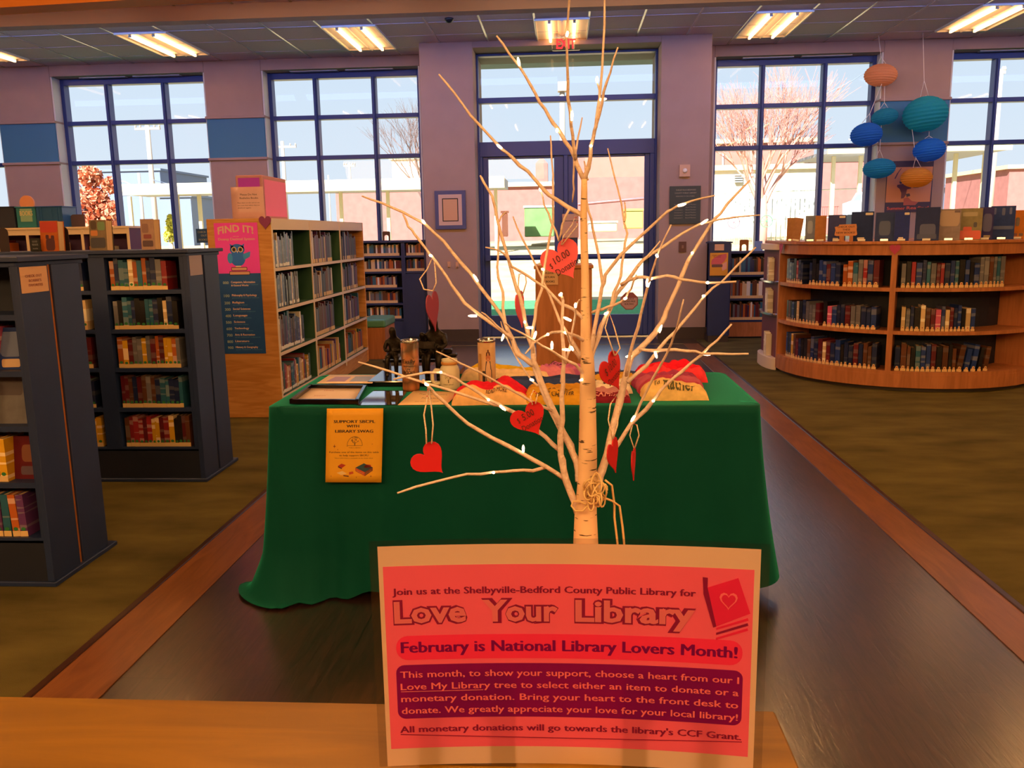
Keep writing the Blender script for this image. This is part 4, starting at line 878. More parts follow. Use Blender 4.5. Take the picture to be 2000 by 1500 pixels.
# tumblers
def tumbler(label, x, y, m, letter=None, pic=None, h=.212, r=.0365):
    o = empty('tumbler', (x, y, TT), label, 'tumbler', 'skinny tumblers on the table')
    b = MB(); b.lathe([(.0, TT), (r*.93, TT), (r*.97, TT+.01), (r, TT+h-.012)], (x, y, 0), 28); b.build('printed_body', m, o)
    b = MB(); b.lathe([(r*1.0, TT+h-.012), (r*1.03, TT+h-.006), (r*1.0, TT+h), (r*.90, TT+h), (r*.88, TT+h-.03), (0, TT+h-.03)], (x, y, 0), 28); b.build('steel_rim', M['steel'], o)
    cyl = lambda u, v, k=1.012: V(x+r*k*math.sin(u/r), y-r*k*math.cos(u/r), TT+v)
    if letter:
        b = MB()
        for (t, u0, u1, v, c) in letter: b.text(t, cyl, u0, u1, v, c, 0, .02)
        b.build('lettering', M['ink'], o)
    if pic: pic(o, cyl)
    return o
def floral(name, c1, c2, c3, sc):
    m = bpy.data.materials.new(name); t = NT(m); tc = t.new('TexCoord'); nz = t.new('TexVoronoi'); nz.inputs['Scale'].default_value = sc; t.link(tc.outputs['Object'], nz.inputs['Vector'])
    rp = t.new('ValToRGB'); rp.color_ramp.elements[0].color = lin(c1); rp.color_ramp.elements[0].position = .15; rp.color_ramp.elements[1].color = lin(c3); rp.color_ramp.elements[1].position = .75; e = rp.color_ramp.elements.new(.45); e.color = lin(c2)
    t.link(nz.outputs['Distance'], rp.inputs[0]); t.link(rp.outputs[0], t.b.inputs['Base Color']); t.b.inputs['Roughness'].default_value = .35; return m
def pic1(o, cyl):
    b = MB(); b.add([cyl(.026*math.cos(t), .112+.034*math.sin(t), 1.006) for t in [2*PI*i/20 for i in range(20)]], [tuple(range(20))]); b.build('label_patch', mat('tan_patch', '#b87c48', .5), o)
tumbler('brown floral tumbler reading Easily Distracted by BOOKS', -.640, 3.395, floral('floral_print', '#b06c44', '#8a5834', '#4a3420', 26), [('Easily', -.028, .028, .118, .016), ('distracted', -.026, .026, .103, .006), ('by', -.006, .006, .092, .006), ('BOOKS', -.024, .024, .072, .014)], pic1)
def pic2(o, cyl):
    b = MB(); f = lambda P, mi: b.add([cyl(u, v, 1.006+.002*mi) for u, v in P], [tuple(range(len(P)))], mi)
    f([(-.004, .09), (.024, .09), (.026, .03), (.0, .03)], 0); f([(.0, .125), (.018, .125), (.022, .09), (-.004, .09)], 0); f([(.003+.010*math.cos(t)+.006, .138+.013*math.sin(t)) for t in [2*PI*i/12 for i in range(12)]], 1); f([(.0, .145), (.018, .145), (.016, .162), (.002, .162)], 2); f([(.006, .160), (.012, .160), (.012, .172), (.006, .172)], 2)
    f([(-.033, .155), (-.020, .155), (-.020, .09), (-.033, .09)], 3); f([(-.016, .085), (-.004, .085), (-.004, .03), (-.016, .03)], 4); f([(-.02, .03), (.03, .03), (.03, .006), (-.02, .006)], 2)
    b.build('printed_figure', [mat('print_slate', '#3a4250', .5), mat('print_skin', '#b87858', .5), mat('print_brown', '#5a3024', .5), mat('print_ochre', '#b08a50', .5), mat('print_dark', '#20242c', .5)], o)
tumbler('tan tumbler printed with a seated reading figure', -.322, 3.39, mat('tan_tumbler', '#c09a70', .35, var=.08, vscale=30), None, pic2)
# mason jar mug
o = empty('mason_jar_mug', (-.478, 3.40, TT), 'frosted mason jar mug with printed tree', 'mug'); FG = mat('frosted_glass', '#d8d2b8', .4)
pr = [(0, TT+.002), (.036, TT+.002), (.041, TT+.012), (.041, TT+.085), (.036, TT+.098), (.031, TT+.104), (.031, TT+.108), (.034, TT+.110), (.034, TT+.116), (.031, TT+.118), (.033, TT+.122), (.033, TT+.130), (.028, TT+.130), (.028, TT+.11), (0, TT+.11)]
b = MB(); b.lathe(pr, (-.478, 3.40, 0), 28); b.build('jar', FG, o)
b = MB(); b.lathe([(.0335, TT+.107), (.0350, TT+.110), (.0350, TT+.117), (.0335, TT+.119)], (-.478, 3.40, 0), 28); b.build('amber_neck_band', mat('amber_band', '#c08c48', .35), o)
b = MB(); b.tube([(-.515, 3.395, TT+.082), (-.535, 3.392, TT+.085), (-.549, 3.39, TT+.070), (-.549, 3.39, TT+.040), (-.538, 3.392, TT+.026), (-.516, 3.395, TT+.030)], .008, 10); b.build('handle', FG, o)
cyl = lambda u, v: V(-.478+.0416*math.sin(u/.0416), 3.40-.0416*math.cos(u/.0416), TT+v)
b = MB(); b.text('PUBLIC LIBRARY', cyl, -.022, .022, .026, .005); b.add([cyl(-.002, .036), cyl(.002, .036), cyl(.0015, .05), cyl(-.0015, .05)], [(0, 1, 2, 3)]); b.add([cyl(-.02, .035), cyl(.02, .035), cyl(.02, .0362), cyl(-.02, .0362)], [(0, 1, 2, 3)])
for i in range(40): q = random.Random(i+90); a = q.random()*2*PI; rr_ = q.random()**.5; u, v = .017*rr_*math.cos(a), .06+.014*rr_*math.sin(a); b.add([cyl(u-.0016, v), cyl(u, v-.0014), cyl(u+.0016, v), cyl(u, v+.0014)], [(0, 1, 2, 3)])
b.build('printed_tree', mat('olive_print', '#5a5a3a', .6), o)
# folded shirts
def shirt(label, cx, cy, w, d, h, rz, c_top, c_front, seed, letter=None, lcol='#2a2420', split=.25, wr=1.0, bumps=()):
    o = empty('folded_shirt', (cx, cy, TT), label, 'shirt', 'folded t-shirts on the table', rz); o.rotation_euler = (0, 0, rz); rg = random.Random(seed); ox = rg.uniform(0, 50)
    def hf(u, v):
        e = (max(0, 1-abs(u)**9))**.5*(max(0, 1-abs(v)**7))**.5
        n = noise.noise(V(u*1.6+ox, v*2.2, 0))*.42+noise.noise(V(u*4+ox, v*4, 3))*.22+abs(noise.noise(V(u*3+ox, v*7, 8)))*.35
        bb = sum(a*math.exp(-((u-q)/s)**2) for q, a, s in bumps)
        return e*h*(.72+wr*n*.75+bb)
    def fn(u, v, k=0): return V(u*w/2*(1+.05*noise.noise(V(v*2, ox, 0))), v*d/2*(1+.05*noise.noise(V(u*2, ox, 4))), hf(u, v)+.0008*k)
    b = MB(); nu, nv = 34, 24; vs = []; fs = []; ms = []
    for j in range(nv+1):
        for i in range(nu+1): vs.append(fn(math.sin((i/nu*2-1)*PI/2), math.sin((j/nv*2-1)*PI/2)))
    W_ = nu+1
    base = parent_world(o)
    for j in range(nv):
        for i in range(nu):
            v = math.sin(((j+.5)/nv*2-1)*PI/2); u = math.sin(((i+.5)/nu*2-1)*PI/2)
            mi = 1 if v < -1+2*split+.12*noise.noise(V(u*2+ox, 1, 1)) else 0; b.add([vs[j*W_+i], vs[j*W_+i+1], vs[(j+1)*W_+i+1], vs[(j+1)*W_+i]], [(0, 1, 2, 3)], mi, True)
    me = bpy.data.meshes.new('fabric'); me.from_pydata(b.v, [], b.f)
    bmm = bmesh.new(); bmm.from_mesh(me); bmesh.ops.remove_doubles(bmm, verts=bmm.verts, dist=1e-5); bmm.to_mesh(me); bmm.free()
    # material by face centre again (order can change)
    for c in (c_top, c_front): me.materials.append(mat('shirt_'+c[1:], c, .85, spec=.1, var=.12, vscale=40))
    for p in me.polygons:
        p.use_smooth = True; u, v = p.center.x/(w/2), p.center.y/(d/2); p.material_index = 1 if v < -1+2*split+.12*noise.noise(V(u*2+ox, 1, 1)) else 0
    q = bpy.data.objects.new('fabric', me); COL.objects.link(q); q.parent = o
    if letter:
        b = MB()
        for (t, u0, u1, v, c) in letter: b.text(t, lambda uu, vv: fn(uu, vv)+V(0, -.0035, .0022), u0, u1, v, c, 0, .012, .15)
        me = bpy.data.meshes.new('lettering'); me.from_pydata(b.v, [], b.f); me.materials.append(mat('shirt_ink_'+lcol[1:], lcol, .7)); q = bpy.data.objects.new('lettering', me); COL.objects.link(q); q.parent = o
    return o
shirt('mustard and white folded shirt behind the tan tumbler', -.26, 3.70, .40, .20, .050, -.05, '#e0b828', '#f0d0a8', 1, None, split=.4, bumps=((-.5, .3, .3),))
shirt('pink-violet folded shirt with dark print at the back middle', -.03, 3.72, .19, .26, .062, -.25, '#c868a8', '#d880a0', 2, [('STORIES', -.6, .4, .1, .25)], '#3a1830', .3)
shirt('navy folded shirt lying across the middle of the table', -.08, 3.50, .46, .20, .036, .03, '#24325e', '#2c3c70', 3, None, split=.3, wr=1.3)
shirt('navy and mustard folded shirt behind the white printed shirt', .22, 3.58, .24, .18, .044, 0, '#2c3866', '#c8983c', 5, None, split=.35)
shirt('red and cream tie-dyed folded shirt at the front', -.29, 3.20, .29, .24, .055, .04, '#e02038', '#f0c088', 4, [('READ MORE', -.1, .45, -.9, .11)], '#4a2c20', .18, bumps=((-.45, .35, .3), (.35, .55, .35)))
shirt('mustard folded shirt with dark lettering at the front middle', -.035, 3.21, .24, .26, .054, -.04, '#c89028', '#d8a030', 6, [('JUST ONE', -.5, .55, -.62, .22), ('MORE CHAPTER', -.62, .6, -.90, .18)], '#2a2410', .5)
shirt('white folded shirt with oval print behind the maroon one', .185, 3.36, .15, .14, .046, .1, '#e8d8c8', '#e8d8c8', 7, [('Books', -.5, .5, -.4, .35)], '#2a2a3a', .4)
shirt('maroon and pink folded shirt lettered DREAMING', .14, 3.21, .21, .20, .040, 0, '#c08088', '#7a1c30', 8, [('DREAMING', -.72, .82, -.90, .24)], '#e8a0a0', .22)
shirt('bright red folded shirt at the back right', .455, 3.65, .30, .22, .062, -.03, '#e81c34', '#f04050', 9, None, split=.3, wr=1.4)
shirt('plum folded shirt between the red and cream ones', .415, 3.44, .27, .20, .062, .06, '#a03c68', '#b85878', 10, [('always reading', -.5, .3, -.3, .25)], '#f0a0b0', .35)
shirt('cream folded shirt lettered I d Rather at the right', .415, 3.24, .25, .18, .066, .02, '#b84060', '#f0cc88', 12, [('I\'d', -.62, -.46, -.72, .26), ('Rather', -.38, .60, -.93, .50)], '#4a4a24', .62, wr=.5, bumps=((-.25, .35, .45),))
# ================================================================== COUNTER, SIGN, TREE
CZT = .895
o = empty('service_counter', (-.7, .5, 0), 'golden wood counter top in the foreground', 'counter')
b = MB(); b.box(-2.4, .212, .18, .802, CZT-.035, CZT); b.build('worktop', M['counter'], o, bevel=.0025)
b = MB(); b.box(-2.38, .17, .22, .765, .08, CZT-.035); b.build('body', M['oakdark'], o); b = MB(); b.box(-2.36, .14, .26, .72, 0, .08); b.build('toe_kick', M['base'], o)
SX0, SX1, SY, SZ0, SZ1 = -.1655, .1655, .700, CZT+.004, 1.112
def sg(u, v, k=0):   # u 0..1 left to right, v 0..1 top to bottom
    return V(SX0+(SX1-SX0)*u, SY-.010*(2*u-1)**2-.00022*k, SZ1-(SZ1-SZ0)*v)
o = empty('laminated_sign', (0, SY, CZT), 'laminated pink Love Your Library sign standing on the counter', 'sign')
PK = {}
for nm, c, tr in (('cream', '#fcd8b8', .7), ('pink', '#fc7aa4', .68), ('rose', '#f03c74', .5), ('plum', '#90107c', .6), ('dark', '#801048', .3), ('mid', '#b81c48', .3), ('light', '#f88498', .5), ('hot', '#dc2860', .4)): PK[nm] = paper_mat('sign_'+nm, c, tr, .5)
b = MB(); b.patch(lambda u, v: sg(u, v), 0, 1, 0, 1, 24, 6); b.build('paper', PK['cream'], o)
b = MB()
for (u0, u1, v0, v1) in ((-.022, 1.022, -.024, 0), (-.022, 0, 0, 1.0), (1.0, 1.022, 0, 1.0)): b.patch(lambda u, v: sg(u, v, .5), u0, u1, v0, v1, 24 if u1-u0 > .5 else 2, 2 if v1-v0 < .5 else 6)
b.build('laminate_border', glass_mat('laminate_film', (.72, .72, .76), 1.4, .15), o)
def block(name, m, u0, u1, v0, v1, k, r=.0):
    b = MB(); asp = (SX1-SX0)/(SZ1-SZ0); n = 24
    if r: 
        pts = rrect(u0*asp, u1*asp, v0, v1, r, 5); us = sorted(set([p[0]/asp for p in pts]+[u0+(u1-u0)*i/n for i in range(n+1)]))
        def ends(u):
            x = u*asp; dx = max(0, (u0*asp+r)-x, x-(u1*asp-r)); h = r-math.sqrt(max(0, r*r-dx*dx)); return v0+h, v1-h
        for a, c in zip(us, us[1:]):
            p0, p1 = ends(a), ends(c); b.add([sg(a, p0[0], k), sg(a, p0[1], k), sg(c, p1[1], k), sg(c, p1[0], k)], [(0, 1, 2, 3)])
    else: b.patch(lambda u, v: sg(u, v, k), u0, u1, v0, v1, n, 2)
    return b.build(name, m, o)
block('pink_panel', PK['pink'], .012, .985, .088, .918, 1)
block('title_strip', PK['rose'], .038, .962, .398, .508, 2, .05)
block('text_box', PK['plum'], .035, .965, .530, .778, 2, .035)
def st(u, v): return sg(u, 1-v, 3)   # text space: v up
def st4(u, v): return sg(u, 1-v, 4)
def st5(u, v): return sg(u, 1-v, 5)
b = MB(); b.text('Join us at the Shelbyville-Bedford County Public Library for', st, .035, .838, 1-.214, .030, 0, .022)
b.text('All monetary donations will go towards the library\'s CCF Grant.', st, .040, .965, 1-.842, .030, 0, .022); b.add([st(.040, 1-.852), st(.968, 1-.852), st(.968, 1-.848), st(.040, 1-.848)], [(0, 1, 2, 3)])
b.build('small_lettering', PK['dark'], o)
b = MB(); b.text('February is National Library Lovers Month!', st, .052, .948, 1-.474, .050, 0, .026); b.build('month_lettering', PK['plum'], o)
b = MB(); lines = ['This month, to show your support, choose a heart from our I', 'Love My Library tree to select either an item to donate or a', 'monetary donation. Bring your heart to the front desk to', 'donate. We greatly appreciate your love for your local library!']
for i, t in enumerate(lines): b.text(t, st, .046, .955, 1-.588-.0555*i, .030, 0, .014)
b.add([st(.046, 1-.653), st(.27, 1-.653), st(.27, 1-.650), st(.046, 1-.650)], [(0, 1, 2, 3)]); b.build('body_lettering', PK['light'], o)
for nm, bold, m, fn in (('title_outline', .085, PK['dark'], st), ('title_fill', .03, PK['light'], st4)):
    b = MB()
    for t, u0, u1 in (('Love', .034, .232), ('Your', .270, .478), ('Library', .520, .840)): b.text(t, fn, u0+(.085-bold)*.045, u1-(.085-bold)*.045, 1-.337, .092, 0, bold)
    b.build(nm, m, o)
b = MB()
def sp(pts, mi, fn=st4): b.add([fn(u, 1-v) for u, v in pts], [tuple(range(len(pts)))], mi)
sp([(.868, .172), (.945, .125), (.978, .275), (.893, .340)], 0); sp([(.855, .128), (.868, .13), (.868, .172), (.893, .340), (.885, .345), (.858, .20)], 1)
for i in range(3): v = .300+.022*i; sp([(.893, v+.045), (.972, v-.005), (.974, v+.006), (.893, v+.055)], 1 if i % 2 else 0)
hp = [(.922+.021*1.0*x*2.2, .228-y*.036*2.1) for x, y in heart2d(1, 1, 20)]; sp(hp, 2, st5); hp2 = [(.922+(u-.922)*.78, .228+(v-.228)*.78) for u, v in hp]; sp(hp2, 0, lambda u, v: sg(u, 1-v, 6))
b.build('printed_book', [PK['hot'], PK['dark'], PK['light']], o)
# two arch bookends propping the sign
def bookend(x, y, z, w, h, label, group, m, th=.0025, foot=.09, rz=0):
    o = empty('arch_bookend', (x, y, z), label, 'bookend', group, rz); iw = w*.50; ih = h*.60; leg = (w-iw)/2
    out = [(-w/2, 0), (-w/2, h-.012), (-w/2+.012, h), (w/2-.012, h), (w/2, h-.012), (w/2, 0), (w/2-leg, 0)]
    out += [(iw/2*math.cos(t), ih-iw/2+iw/2*math.sin(t)) for t in [PI*i/12 for i in range(13)]] + [(-w/2+leg, 0)]
    b = MB(); vs = [(u, 0, v) for u, v in out]+[(u, th, v) for u, v in out]; n = len(out)
    fs = [tuple(range(n)), tuple(range(2*n-1, n-1, -1))]+[(i, n+i, n+(i+1) % n, (i+1) % n) for i in range(n)]
    me = bpy.data.meshes.new('arch_plate'); me.from_pydata(vs, [], fs); me.materials.append(m); q = bpy.data.objects.new('arch_plate', me); COL.objects.link(q); q.parent = o
    b = MB(); b.box(-iw/2, iw/2, 0, foot, 0, .0018)
    me = bpy.data.meshes.new('foot_plate'); me.from_pydata(b.v, [], b.f); me.materials.append(m); q = bpy.data.objects.new('foot_plate', me); COL.objects.link(q); q.parent = o
    return o
M['bkend'] = mat('tan_metal', '#5a4020', .45, .3)
bookend(-.093, .6995, CZT, .090, .098, 'left of two arch bookends showing through the sign', 'bookends propping the sign', M['bkend'], foot=.03)
bookend(.095, .6995, CZT, .090, .098, 'right of two arch bookends showing through the sign', 'bookends propping the sign', M['bkend'], foot=.03)
# birch twig tree
TY = .768
M['bark'] = bpy.data.materials.new('white_birch_bark'); _t = NT(M['bark']); _tc = _t.new('TexCoord'); _mp = _t.new('Mapping'); _mp.inputs['Scale'].default_value = (70, 70, 420); _t.link(_tc.outputs['Object'], _mp.inputs[0])
_nz = _t.new('TexNoise'); _nz.inputs['Scale'].default_value = 1; _nz.inputs['Detail'].default_value = 2; _t.link(_mp.outputs[0], _nz.inputs['Vector']); _rp = _t.new('ValToRGB')
_rp.color_ramp.elements[0].position = .31; _rp.color_ramp.elements[0].color = lin('#3a2a1c'); _rp.color_ramp.elements[1].position = .35; _rp.color_ramp.elements[1].color = lin('#e2c09c'); _t.link(_nz.outputs['Fac'], _rp.inputs[0]); _t.link(_rp.outputs[0], _t.b.inputs['Base Color']); _t.b.inputs['Roughness'].default_value = .6
M['twig'] = mat('wrapped_twig', '#dcc6be', .6, var=.12, vscale=90, bump=.3, bscale=200)
tree = empty('twig_tree', (.035, TY, CZT), 'white birch twig tree with tiny lights behind the sign', 'lighted tree')
pw = lambda px: px/F_PX*(TY+.03)/2   # radius from a pixel width at the trunk
def TP(x, y, dy=0): return PY(x, y, TY+dy)
tr = [(1150, 1390, 60), (1146, 1200, 56), (1144, 1060, 50), (1144, 1000, 44), (1147, 940, 38), (1148, 880, 36), (1148, 820, 33), (1148, 760, 31), (1147, 700, 26), (1144, 660, 20), (1143, 600, 17), (1143, 540, 15), (1141, 480, 14), (1140, 420, 13), (1141, 375, 12), (1141, 350, 11)]
b = MB(); b.tube([TP(x, y) for x, y, w in tr], [pw(w) for x, y, w in tr], 14); b.build('trunk', M['bark'], tree)
b = MB(); c = TP(1150, 1385); b.lathe([(.055, CZT), (.055, CZT+.012), (.05, CZT+.018), (.012, CZT+.022)], (c.x, TY, 0), 24); b.build('base_disc', M['white'], tree)
BR = [
 ([(1078,802),(1036,783),(1000,762),(960,740),(900,710),(852,686)], 6, 3, -.05),
 ([(1050,752),(1036,741),(1010,700),(985,650),(978,628)], 4, 3, .08),  # (points, start width, end width, tip depth offset)
 ([(1128,1002),(1122,980),(1106,937),(1098,898),(1094,876),(1095,849),(1099,821),(1097,794),(1099,752),(1100,711),(1099,653),(1099,587),(1096,576)], 16, 5, -.02),
 ([(1094,880),(1066,854),(1011,809),(974,791),(960,790),(900,769),(830,749),(765,727),(700,707)], 9, 4, .05),
 ([(1000,804),(975,791),(954,781),(920,757),(889,738),(861,727),(832,727),(798,733),(768,741)], 7, 4, -.03),
 ([(1106,937),(1067,912),(1022,888),(960,853),(913,827),(877,794),(850,769),(836,752),(826,742)], 9, 5, -.04),
 ([(1067,912),(1042,919),(1004,919),(964,923),(913,927),(850,940),(776,963)], 7, 4, -.09),
 ([(1132,940),(1130,915),(1125,895),(1114,871),(1095,835),(1078,802),(1067,780),(1053,739),(1042,714),(1015,692),(1000,662),(983,622),(940,561),(900,513),(867,473),(830,437),(787,415),(745,396),(707,383)], 15, 4, .08),
 ([(1042,714),(1010,692),(1000,663),(980,647),(940,617),(908,593),(883,557),(860,523),(843,500),(833,487),(810,457),(797,443),(787,418)], 8, 4, .02),
 ([(1000,663),(968,634),(955,620),(941,610)], 5, 3, -.02),
 ([(1136,960),(1125,901),(1098,840),(1076,788),(1056,741),(1043,708),(1040,681),(1033,659),(1025,629),(1018,587),(1010,567),(990,497),(973,433),(960,383),(945,355),(938,343)], 13, 4, .04),
 ([(1040,690),(1042,640),(1047,600),(1052,585),(1058,563),(1062,527),(1070,487),(1080,433),(1080,367),(1080,343),(1076,300),(1075,265)], 7, 3, .06),
 ([(1143,705),(1133,693),(1110,653),(1098,637),(1093,625),(1080,593),(1063,553),(1043,513),(1020,467),(1002,423)], 8, 3, .07),
 ([(1143,640),(1137,620),(1120,605),(1097,593),(1067,563),(1033,540),(1000,520),(990,500),(977,490),(948,483)], 7, 3, -.03),
 ([(992,650),(986,628),(983,600),(982,570),(972,543),(972,500),(973,460),(973,435),(978,424),(989,414)], 6, 3, .05),
 ([(1143,667),(1128,658),(1103,649),(1086,648),(1070,653),(1042,670),(1026,691)], 7, 3, -.10),
 ([(1146,738),(1136,725),(1125,713),(1098,700),(1078,686),(1042,664),(996,640),(985,631)], 7, 3, -.06),
 ([(1095,745),(1103,714),(1115,664),(1121,629),(1124,600),(1132,585)], 5, 3, -.05),
 ([(1133,704),(1119,684),(1112,665),(1106,648)], 5, 3, -.04),
 ([(1162,985),(1172,930),(1180,909),(1191,862),(1205,807),(1216,761),(1227,714),(1235,695),(1249,681),(1279,651),(1293,629),(1301,609),(1323,560),(1341,515),(1352,494),(1389,435),(1407,417),(1436,380),(1465,352)], 17, 4, .06),
 ([(1222,735),(1232,689),(1240,659),(1251,615),(1264,563),(1271,541),(1284,501),(1311,439)], 7, 3, -.06),
 ([(1188,892),(1206,868),(1232,828),(1262,800),(1275,783),(1290,763),(1331,725),(1372,691),(1400,665),(1429,633)], 10, 4, -.03),
 ([(1233,826),(1240,812),(1262,766),(1290,714),(1312,670),(1323,640),(1335,585)], 6, 3, -.08),
 ([(1249,683),(1279,686),(1317,682),(1345,685),(1372,690),(1400,692),(1462,691)], 7, 4, -.05),
 ([(1225,747),(1262,714),(1290,678),(1317,648),(1359,598),(1376,578),(1409,550),(1476,483)], 8, 4, .09),
 ([(1149,715),(1161,681),(1174,637),(1188,610),(1205,575),(1235,534),(1257,508),(1293,483),(1330,457),(1367,439),(1403,429),(1484,420)], 10, 3, .05),
 ([(1150,700),(1158,670),(1165,620),(1176,563),(1183,538),(1198,515),(1227,483),(1264,450),(1304,413),(1323,402),(1352,393),(1396,382)], 9, 3, -.04),
 ([(1190,606),(1200,570),(1213,538),(1218,490),(1225,457),(1220,435),(1213,398),(1198,340),(1187,290)], 6, 3, .06),
 ([(1172,590),(1176,556),(1169,501),(1158,446),(1150,412),(1143,372)], 6, 4, .02),
 ([(1213,556),(1230,546),(1246,541),(1271,543),(1304,538),(1330,545),(1367,550),(1381,552),(1438,550)], 7, 4, -.07),
 ([(1155,610),(1175,604),(1197,596),(1215,588),(1223,582),(1232,565),(1243,537)], 6, 3, -.04),
 ([(1245,520),(1257,508),(1272,492),(1289,471)], 4, 3, .02),
 ([(1220,432),(1222,412),(1220,395)], 4, 3, .02),
 ([(1142,425),(1135,418),(1110,405),(1085,390),(1060,370),(1030,335),(1000,308),(980,290),(950,260),(920,225),(890,185),(857,145)], 9, 4, .06),
 ([(1112,407),(1098,440),(1092,470),(1078,435),(1063,400),(1056,372)], 5, 3, .03),
 ([(1141,352),(1127,320),(1120,300),(1105,278),(1088,252),(1072,228),(1055,200),(1035,165),(1015,130),(995,105),(970,70)], 9, 4, .02),
 ([(1124,310),(1120,285),(1116,245),(1110,190),(1107,130),(1107,70),(1112,0),(1113,-40)], 7, 3, -.05),
 ([(1141,352),(1149,330),(1155,285),(1162,255),(1170,225),(1180,180),(1192,140),(1207,92)], 9, 3, -.02),
 ([(1163,250),(1169,210),(1172,175),(1178,100),(1182,0),(1183,-40)], 6, 3, .05),
 ([(1171,195),(1170,178),(1166,160)], 4, 3, 0),
 ([(1122,312),(1130,270),(1137,230)], 4, 3, .03), ([(1148,352),(1143,330),(1141,315)], 4, 3, .02),
 ([(1120,300),(1121,340),(1120,370),(1118,395)], 4, 3, .01),
]
LED = [(1096,574),(1022,876),(964,923),(861,727),(954,781),(982,797),(833,751),(923,617),(929,543),(841,499),(1025,629),(1034,640),(1060,526),(1098,637),(1094,576),(1045,654),(1070,653),(1105,650),(1078,674),(1108,623),(1124,596),(1106,683),(1117,680),(1290,642),(1352,494),(1267,553),(1276,783),(1380,692),(1236,818),(1281,693),(1374,578),(1376,433),(1184,612),(1283,499),(1332,400),(1382,552),(1272,544),(1221,583),(975,286),(1013,120),(1088,255),(1117,226),(1154,285),(1166,155),(1178,194),(1108,66),(982,659),(1039,742),(1138,741),(1228,696),(1264,552),(1055,370),(827,433)]
M['led'] = mat('warm_led', (1, .8, .55), .3, emit=(1.0, .62, .30), estr=10.)
allpts = []
for pts, w0, w1, dy in BR:
    n = len(pts); P = []; rg = random.Random(int(pts[0][0]*7+pts[-1][1])); 
    for i, (x, y) in enumerate(pts):
        q = i/(n-1); P.append(TP(x, y, dy*q**1.2)); allpts.append((x, y, dy*q**1.2))
    # subdivide with a slight hand-wrapped wobble
    Q = []; R = []
    for i in range(n-1):
        for k in range(2):
            f = k/2; Q.append(P[i].lerp(P[i+1], f)+V(rg.uniform(-1, 1), 0, rg.uniform(-1, 1))*.0006); q = (i+f)/(n-1); R.append(pw(w0+(w1-w0)*q)*rg.uniform(.9, 1.12))
    Q.append(P[-1]); R.append(pw(w1)*.8); b = MB(); b.tube(Q, R, 7); b.build('branch', M['twig'], tree)
lead = MB()
for (x, y) in LED:
    bx = min(allpts, key=lambda p: (p[0]-x)**2+(p[1]-y)**2); p = TP(x, y, bx[2]-.004); q = TP(bx[0], bx[1], bx[2]); d = (p-q); d = d.normalized() if d.length > .004 else V(.2, -.3, 1).normalized()
    b = MB(); b.tube([p-d*.004, p+d*.001, p+d*.0042], [.0011, .0013, .0006], 8); b.build('led_bulb', M['led'], tree)
# power cord coiled at the trunk
b = MB(); cl = []
for i in range(150):
    a = i*.55; c = TP(1176-i*.20, 955+18*math.sin(i*.13)+i*.05, -.014); cl.append(c+V(math.cos(a)*.0045+.002*math.sin(i*.31), -.004+.005*math.sin(a*1.3), math.sin(a)*.0075))
b.tube(cl, .0009, 6); b.tube([TP(1182, 938, -.01), TP(1195, 948, -.005), TP(1200, 985, 0), TP(1200, 1010, 0), TP(1206, 1060, .004), TP(1208, 1330, .004)], .0011, 6)
b.tube([TP(1168, 968, -.01), TP(1195, 978, -.005), TP(1210, 988, 0), TP(1216, 1030, 0), TP(1219, 1060, .004), TP(1222, 1330, .004)], .0011, 6)
b.tube([TP(1150, 985, -.016), TP(1138, 998, -.018), TP(1124, 998, -.016), TP(1116, 988, -.012), TP(1120, 979, -.012), TP(1132, 979, -.016), TP(1145, 985, -.018)], .0010, 6)
b.build('power_cord', mat('cream_cord', '#d8b884', .5), tree)
# paper hearts on ribbons
M['hpur'] = mat('purple_red_card', '#8a3050', .6); M['hred'] = mat('red_card', '#c0101e', .55); M['hpnk'] = mat('pinkish_red_card', '#e85c6c', .55); M['ribbon'] = mat('white_dotted_ribbon', '#f0dcc8', .5)
def heart_tag(label, x, y, w, h, yaw, roll, dy, loop, letters=None, m='hred', tail=True, hole=True):
    """x,y: centre; w,h in pixels; yaw turns it edge-on; loop: ribbon points above it"""
    c = TP(x, y, dy); s = (TY+dy+.03)/F_PX; o = empty('heart_tag', c, label, 'heart tag', 'paper heart tags on the twig tree'); cr, sr = math.cos(roll), math.sin(roll); cy_, sy_ = math.cos(yaw), math.sin(yaw)
    def fn(u, v, k=0):
        a, e = (u*cr-v*sr), (u*sr+v*cr); a -= 0; return c+V(a*cy_+k*sy_, a*sy_-k*cy_, e)
    hp = heart2d(w*s, h*s, 36); b = MB(); b.prism(hp, lambda u, v, ww: fn(u, v, -.0003-ww), .0012); b.build('card', M[m], o, bevel=.0003)
    if letters:
        b = MB()
        for (t, u0, u1, v, cc) in letters: b.text(t, lambda u, v_: fn(u, v_, .0008), u0*w*s, u1*w*s, v*h*s, cc*h*s, 0, -.005, .1)
        b.build('handwriting', M['ink'], o)
    rb = MB(); L = [TP(px, py, dy-.002) for px, py in loop]; rb.tube(L, .0021, 6, flat=.3); rb.build('ribbon', M['ribbon'], o)
    d = MB()
    for i in range(len(L)-1):
        for f in (.25, .7): q = L[i].lerp(L[i+1], f)+V(0, -.0016, 0); d.add([q+V(.0006*math.cos(t), 0, .0006*math.sin(t)) for t in [2*PI*k/6 for k in range(6)]], [tuple(range(6))])
    d.build('ribbon_dots', M['hred'], o)
    return o
heart_tag('plain red paper heart tilted, hanging lowest at left on the tree', 842, 902, 70, 66, .15, .75, -.02, [(833,866),(832,840),(828,810),(834,780),(836,752),(842,790),(846,830),(843,866)])
